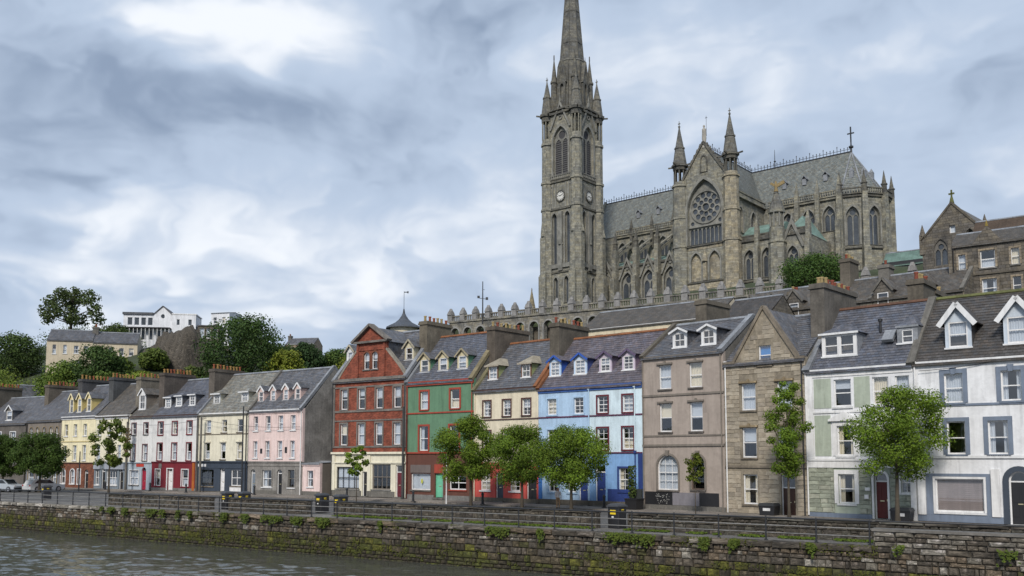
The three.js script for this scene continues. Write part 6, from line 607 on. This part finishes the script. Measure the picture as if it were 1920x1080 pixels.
hill('dark_bush', 'small bush under the terrace wall beside the chimney stack', 5.4, 14.5, -112, 5.6, 3.6, [.045, .075, .016], 61, { n: 2500, clear: .3, leaf: .34, keep: 1, group: undefined });
{ // rock outcrop
  const g = thing('rock_outcrop', 'dark brown rocky crag below the white hilltop house', 'rock', [-60.8, 14, -165]), geo = new THREE.SphereGeometry(1, 56, 36), P = geo.attributes.position; for (let i = 0; i < P.count; i++) { const x = P.getX(i), y = P.getY(i), z = P.getZ(i), n = 1 + .5 * (fbm(x * 2.2 + z + 5, y * 3 + 5, 701, 5) - .5) + .25 * (fbm(x * 8 + 9, y * 9 + z * 6, 705, 3) - .5); P.setXYZ(i, Math.sign(x) * Math.pow(Math.abs(x), .7) * 7.4 * n, Math.sign(y) * Math.pow(Math.abs(y), .72) * 14.2 * n * (x > .2 ? 1 - x * .18 : 1), z * 6 * n); } geo.computeVertexNormals(); add(g, 'rock', new B().geo(geo), rockM(.15, .138, .12)); }
{ // weeds
  const tuft = (lab, x, y, z, w, n, c, seed, droop) => { const g = thing('weed_clump', lab, 'plant', [Q0.x, 0, Q0.z], -33.9, 'weeds growing from the quay wall'), r = rng(seed), pts = []; for (let k = 0; k < n; k++) { const a = r(), u = (r() + r() - 1) * w; pts.push([x + u * (1 + .5 * Math.sin(seed)), y - a * a * droop * (.4 + 1.1 * hash(Math.floor((u / w + 1) * 5), seed, 3)) + r() * .14, z + .05 + r() * .2 + a * .08, 0, .3, 1]); } add(g, 'leaves', leafGeo(pts, .14, c, r), leafM); };
  const near = x => x > 105 ? 'below the right-hand low wall' : x > 90 ? 'near the front bin' : x > 74 ? 'below the middle low wall' : 'toward the left of the wall';
  [[101.6, .7, 420], [103, .6, 300], [106.1, .45, 260], [107.6, .55, 320], [111.2, .3, 130], [114.9, .22, 60], [119, .3, 80], [94, .8, 320], [96.8, .4, 120], [85.3, .35, 140], [80.4, .9, 420], [78, .55, 260], [75.6, .8, 340], [72.9, .4, 160], [70.7, .5, 220], [67, .4, 240], [65.6, .35, 200], [63.7, .4, 230], [62.4, .5, 300], [59.1, .35, 160], [57.2, .6, 220], [56, .4, 140]].forEach(([x, w, n], k) => tuft(`green weed clump hanging over the quay edge, ${['', 'second ', 'third ', 'fourth ', 'fifth ', 'sixth ', 'seventh ', 'eighth ', 'ninth ', 'tenth ', 'eleventh ', 'twelfth ', 'thirteenth ', 'fourteenth ', 'fifteenth ', 'sixteenth ', 'seventeenth ', 'eighteenth ', 'nineteenth ', 'twentieth ', 'twenty-first ', 'twenty-second '][[...Array(22).keys()].sort((a, b) => [101.6, 103, 106.1, 107.6, 111.2, 114.9, 119, 94, 96.8, 85.3, 80.4, 78, 75.6, 72.9, 70.7, 67, 65.6, 63.7, 62.4, 59.1, 57.2, 56][b] - [101.6, 103, 106.1, 107.6, 111.2, 114.9, 119, 94, 96.8, 85.3, 80.4, 78, 75.6, 72.9, 70.7, 67, 65.6, 63.7, 62.4, 59.1, 57.2, 56][a]).indexOf(k)] || ''}from the right`.replace('edge, from', 'edge, first from'), x, x > 113.8 ? 2.3 : 2.22, .05, w, n, [.075, .115, .02], 800 + k, .42));
  { const r2 = rng(950), gp2 = []; for (let k = 0; k < 9000; k++) { const x = 54 + 60 * r2(), v = fbm(x * .5, 7, 951, 3), q = r2(); if (v < .47) continue; const P = QP(x, 2.3 - q * q * .5 * (v - .3) * 3, .03 + r2() * .12); gp2.push([P.x, P.y + r2() * .06, P.z, -.5, .3, .8]); } for (let k = 0; k < 15000; k++) { const x = 40 + 84 * r2(), y = .25 + r2() * 1.0, v = fbm(x * .6, y * 1.5 + 3, 953, 4); if (v < .52) continue; const P = QP(x, y, .05 + r2() * .05); gp2.push([P.x, P.y, P.z, -.5, .3, .8]); } const gs = add(scene, 'wall_moss', leafGeo(gp2, .07, [.085, .105, .022], r2, .1), leafM); gs.userData = { kind: 'stuff', label: 'moss and weed growing over the face of the quay wall', category: 'moss' }; }
  const r = rng(900), gp = []; for (let k = 0; k < 9000; k++) { const seg = r() < .62 ? [79.5, 99] : [101, 114]; const x = lerp(seg[0], seg[1], r()), v = fbm(x * .8, 3, 905, 3); if (v < .36) { continue; } const q = QP(x, 2.36, -1.88 + r() * r() * .75); gp.push([q.x, q.y + r() * .06, q.z, 0, 1, .4]); }
  const gs = add(scene, 'grass_strip', leafGeo(gp, .13, [.085, .14, .016], r, .1), leafM); gs.userData = { kind: 'stuff', label: 'strip of green grass at the foot of the low walls', category: 'grass' };
}
{ // overhead cables
  const cable = (lab, a, b, sag) => { const g = thing('cable', lab, 'cable'), p = []; for (let k = 0; k <= 12; k++) { const t = k / 12; p.push([lerp(a[0], b[0], t), lerp(a[1], b[1], t) - sag * 4 * t * (1 - t), lerp(a[2], b[2], t)]); } add(g, 'wire', new B().tube(p, .018, 5), black); };
  cable('thin black cable from the utility pole across to the pink house', [-34.9, 10.5, -101.9], [-21.8, 9.4, -93.4], .35);
  cable('thin black cable sagging under the gutter of the right-hand white house', [24.5, 11.4, -54.4], [28.5, 11.9, -51.2], .12);
  cable('thin black cable between the two left utility poles', [-46.2, 10.3, -109], [-34.9, 10.6, -101.9], .4);
}
// ---------- street things ----------
function bin(x, z, lab, s = 1, y = 2.33) { const p = QP(x, y, z), g = thing('litter_bin', lab, 'bin', [p.x, p.y, p.z], -33.9 - 14, 'black litter bins'); g.scale.setScalar(s);
  add(g, 'body', new B().prism([[-.36, -.34], [.36, -.34], [.4, -.3], [.4, .3], [.36, .34], [-.36, .34], [-.4, .3], [-.4, -.3]], 0, 1.18).build().rotateX(-Math.PI / 2), black);
  add(g, 'lid', new B().frust(0, 0, 1.18, .60, 1.26, .58, 4, Math.PI / 4).frust(0, 0, 1.26, .56, 1.36, .36, 4, Math.PI / 4), std([.035, .036, .04], { roughness: .5 }));
  add(g, 'notice', new B().box(-.2, .2, .78, 1.02, .341, .35), std([.75, .55, .02], { roughness: .6 })); add(g, 'slot', new B().box(.401, .41, .82, 1.02, -.18, .18), dark); add(g, 'small_label', new B().box(-.09, .06, .6, .68, .341, .35), white); add(g, 'side_notice', new B().box(.402, .41, .9, 1.06, -.1, .1), std([.65, .48, .03])); return g; }
bin(99.9, -2.75, 'black litter bin with a yellow notice in the wall gap near the blue house'); bin(78.4, -3.4, 'black litter bin with a yellow notice in front of the red brick house'); bin(75.8, -4.2, 'black litter bin behind the end of the short low wall'); bin(67.1, -3.0, 'black litter bin with yellow notice, left of the pair by the wall gap'); bin(68.6, -3.3, 'black litter bin with yellow notice, right of the pair by the wall gap'); bin(39.6, -4.4, 'black litter bin with yellow notice under the left street trees');
const gritBox = (x, y, z, a, lab) => { const g = thing('storage_bin', lab, 'bin', [x, y, z], a); add(g, 'body', new B().prism([[-.5, 0], [.5, 0], [.58, .62], [-.58, .62]], -.38, .38), black); add(g, 'lid', new B().prism([[-.62, .62], [.62, .62], [.5, .8], [-.5, .8]], -.42, .42), std([.04, .042, .045], { roughness: .5 })); add(g, 'label', new B().box(-.26, .26, .3, .48, .381, .39), white); };
gritBox(17.0, 2.41, -60.4, -44, 'black storage box by the door of the brown stone house'); gritBox(23.3, 2.42, -54.6, -42, 'black storage box between the maroon door and the shop window');
{ const g = thing('planter', 'square black planter with a small upright shrub beside the blue house', 'planter', [9.0, 2.4, -67.2], -42); add(g, 'pot', new B().frust(0, 0, 0, .62, .75, .72, 4, Math.PI / 4).frust(0, 0, .75, .78, .82, .78, 4, Math.PI / 4), black); add(g, 'seat_back', new B().box(-.5, .55, .82, 1.5, -.3, -.1), std([.03, .035, .035], { roughness: .6 })); const r = rng(31), pts = []; for (let k = 0; k < 420; k++) { const t = r(), a = r() * 6.28, q = .32 * Math.sqrt(r()); pts.push([Math.cos(a) * q - .1, .9 + t * 2.3, Math.sin(a) * q + .1, Math.cos(a), .2, Math.sin(a)]); } add(g, 'foliage', leafGeo(pts, .17, [.05, .085, .018], r), leafM); add(g, 'stem', new B().cyl(-.1, .7, 2.8, .1, .03, .015, 6), barkM); }
const bollardG = [new B().cyl(0, 0, .78, 0, .11, .09, 10).frust(0, 0, .78, .13, .86, .13, 10).frust(0, 0, .86, .12, 1.0, .04, 10).build(), new B().cyl(0, 0, .06, 0, .2, .2, 12).build()];
[[-8.6, -79.5, 'black cast bollard on the kerb in front of the green door'], [-2.4, -74.5, 'black cast bollard on the kerb in front of the coral ground floor'], [-26.6, -94.2, 'black cast bollard on the kerb in front of the pink house'], [-35.8, -100.2, 'black cast bollard on the kerb in front of the navy shopfront'], [-41.5, -104.6, 'black cast bollard on the kerb in front of the wine-red ground floor'], [-48.8, -109.5, 'black cast bollard on the kerb in front of the pale blue-grey shopfront'], [-15.6, -86.2, 'black cast bollard on the kerb in front of the red brick house'], [7.0, -69.5, 'black cast bollard on the kerb in front of the blue house']].forEach(([x, z, lab]) => { const g = thing('bollard', lab, 'bollard', [x, 2.41, z], 0, 'kerb bollards'); add(g, 'shaft', bollardG[0], iron); add(g, 'base', bollardG[1], iron); });
const pole = (name, lab, x, z, h, r0, mat, ext) => { const g = thing(name, lab, 'pole', [x, 2.35, z]); add(g, 'shaft', new B().cyl(0, 0, h, 0, r0, r0 * .7, 10), mat); ext?.(g); return g; };
pole('utility_pole', 'grey utility pole between the white house and the ivory house', -34.9, -101.9, 8.4, .14, cementM, g => add(g, 'bracket', new B().beam([0, 8.2, 0], [.6, 8.3, .2], .05, .05), iron));
pole('utility_pole', 'grey utility pole with hanging plants by the pale blue-grey shopfront', -46.2, -109, 8.2, .14, cementM, g => { const r = rng(77), p = []; for (let k = 0; k < 300; k++) p.push([(r() - .5) * .7, 4 + r() * 3.4, (r() - .5) * .7, 0, 0, 1]); add(g, 'hanging_plants', leafGeo(p, .22, [.09, .07, .03], r), leafM); });
pole('utility_pole', 'dark thin pole in front of the seam between ivory and pink houses', -28.9, -97.5, 9.4, .09, iron);
pole('lamp_post', 'dark pole at the seam of the red brick and green houses', -10.1, -84.2, 8.6, .12, weathered(.08, .085, .085));
pole('sign_post', 'short white post in front of the dark brown shopfront', -5.5, -76.5, 4.2, .06, whiteTrim, g => add(g, 'second_post', new B().cyl(-.28, 0, 3.6, 0, .03), lintelGrey));
pole('utility_pole', 'tall thin pole left of the pale yellow house shopfront', -49.2, -103.6, 4.6, .08, iron);
function car(lab, x, z, a, colr) { const g = thing('parked_car', lab, 'car', [x, 2.31, z], a, 'cars parked at the left'), pm = std(colr, { roughness: .3, metalness: .2 });
  add(g, 'body', new B().prism([[-2.1, .3], [-1.85, .22], [1.8, .22], [2.1, .35], [2.12, .68], [1.9, .8], [1.05, .9], [-2.0, .92], [-2.15, .7]], -.82, .82), pm);
  const cb = add(g, 'cabin', new B().prism([[-1.95, .915], [1.05, .9], [.35, 1.42], [-1.25, 1.46], [-1.75, 1.3]], -.72, .72), pm);
  const gl = std([.03, .035, .04], { roughness: .08 }); for (const s of [-1, 1]) add(cb, 'side_window', new B().prism([[-1.6, .98], [.78, .97], [.25, 1.36], [-1.2, 1.38]], s > 0 ? .72 : -.735, s > 0 ? .735 : -.72), gl); add(cb, 'windscreen', new B().quad([1.03, .95, -.64], [1.03, .95, .64], [.40, 1.40, .6], [.40, 1.40, -.6]), gl);
  for (const [wx, s] of [[1.3, 1], [1.3, -1], [-1.3, 1], [-1.3, -1]]) { const w = add(g, 'wheel', new B().geo(new THREE.CylinderGeometry(.32, .32, .2, 18).rotateX(Math.PI / 2).translate(wx, .32, s * .76)), black); add(w, 'rim', new B().geo(new THREE.CylinderGeometry(.2, .2, .02, 14).rotateX(Math.PI / 2).translate(wx, .32, s * .868)), std([.5, .5, .52], { roughness: .3, metalness: .8 })); }
  for (const s of [-1, 1]) { add(g, 'headlight', new B().box(2.0, 2.13, .62, .76, s * .62 - .14, s * .62 + .14), std([.7, .7, .72], { roughness: .1 })); add(g, 'tail_light', new B().box(-2.16, -2.05, .66, .84, s * .66 - .1, s * .66 + .1), std([.3, .01, .01], { roughness: .2 })); } add(g, 'bumper', new B().box(2.02, 2.18, .28, .5, -.76, .76), dark); }
car('silver parked car at the left edge under the trees', -58.5, -105.5, -20, [.42, .46, .5]); car('white parked car right of the silver car under the trees', -54.4, -106, 60, [.66, .68, .7]); car('dark parked car at the far left edge', -63.5, -107, -25, [.06, .08, .1]);
{ // passer-by
  const g = thing('person', 'person in a pale top and tan trousers standing on the pavement by the blue house', 'person', [3.45, 2.41, -68.6], 20); g.scale.setScalar(.86);
  const J = [[[0, 1.42, 0], .16, [0, .98, 0], .15], [[0, .98, 0], .15, [0, .86, 0], .16], [[-.09, .86, 0], .095, [-.1, .46, .03], .07], [[-.1, .46, .03], .068, [-.11, .06, 0], .05], [[.09, .86, 0], .095, [.12, .46, .05], .07], [[.12, .46, .05], .068, [.12, .06, -.03], .05], [[-.11, .05, 0], .05, [-.12, .04, .15], .042], [[.12, .05, -.03], .05, [.13, .04, .13], .042], [[-.2, 1.4, 0], .06, [-.26, 1.12, .02], .05], [[-.26, 1.12, .02], .048, [-.22, .9, .12], .036], [[.2, 1.4, 0], .06, [.27, 1.12, .02], .05], [[.27, 1.12, .02], .048, [.24, .9, .12], .036], [[0, 1.46, 0], .065, [0, 1.56, .01], .055], [[0, 1.66, .02], .1, [0, 1.7, .01], .1], [[-.16, 1.4, 0], .08, [.16, 1.4, 0], .08], [[-.22, .9, .12], .034, [-.21, .82, .14], .026], [[.24, .9, .12], .034, [.23, .82, .14], .026]];
  const N = 72, mc = new MarchingCubes(N, new THREE.MeshBasicMaterial(), true, true, 60000), S2 = 1.0, F = mc.field; const sd = (x, y, z) => { let s = 9; for (const [a, ra, b, rb] of J) { const ax = x - a[0], ay = y - a[1], az = z - a[2], bx = b[0] - a[0], by = b[1] - a[1], bz = b[2] - a[2], t = clamp((ax * bx + ay * by + az * bz) / (bx * bx + by * by + bz * bz)), d = Math.hypot(ax - bx * t, ay - by * t, az - bz * t) - lerp(ra, rb, t), h = clamp(.5 + .5 * (s - d) / .04); s = lerp(s, d, h) - .04 * h * (1 - h); } return s; };
  for (let k = 0; k < N; k++) for (let j = 0; j < N; j++) for (let i = 0; i < N; i++) F[i + j * N + k * N * N] = -sd((i / N * 2 - 1) * S2, (j / N * 2 - 1) * S2 + .92, (k / N * 2 - 1) * S2); mc.isolation = 0; mc.update(); const n = mc.count, P = [], Nn = [], Cc = []; for (let i = 0; i < n; i++) { const x = mc.positionArray[i * 3], y = mc.positionArray[i * 3 + 1] + .92, z = mc.positionArray[i * 3 + 2]; P.push(x, y, z); Nn.push(mc.normalArray[i * 3], mc.normalArray[i * 3 + 1], mc.normalArray[i * 3 + 2]); const c = y > 1.5 || (y < .92 && Math.abs(x) > .19) ? [.5, .3, .22] : y > .95 ? [.72, .66, .64] : y > .09 ? [.40, .25, .14] : [.05, .04, .04]; Cc.push(...c); }
  const gm = new THREE.BufferGeometry(); gm.setAttribute('position', new THREE.Float32BufferAttribute(P, 3)); gm.setAttribute('normal', new THREE.Float32BufferAttribute(Nn, 3)); gm.setAttribute('color', new THREE.Float32BufferAttribute(Cc, 3)); add(g, 'body', gm, new THREE.MeshStandardMaterial({ vertexColors: true, roughness: .85, side: THREE.DoubleSide })); add(g, 'hair', new B().geo(new THREE.SphereGeometry(.112, 14, 10, 0, 6.3, 0, 1.75).translate(0, 1.71, -.012)), std([.06, .04, .03])); }
renderer.render(scene, camera);
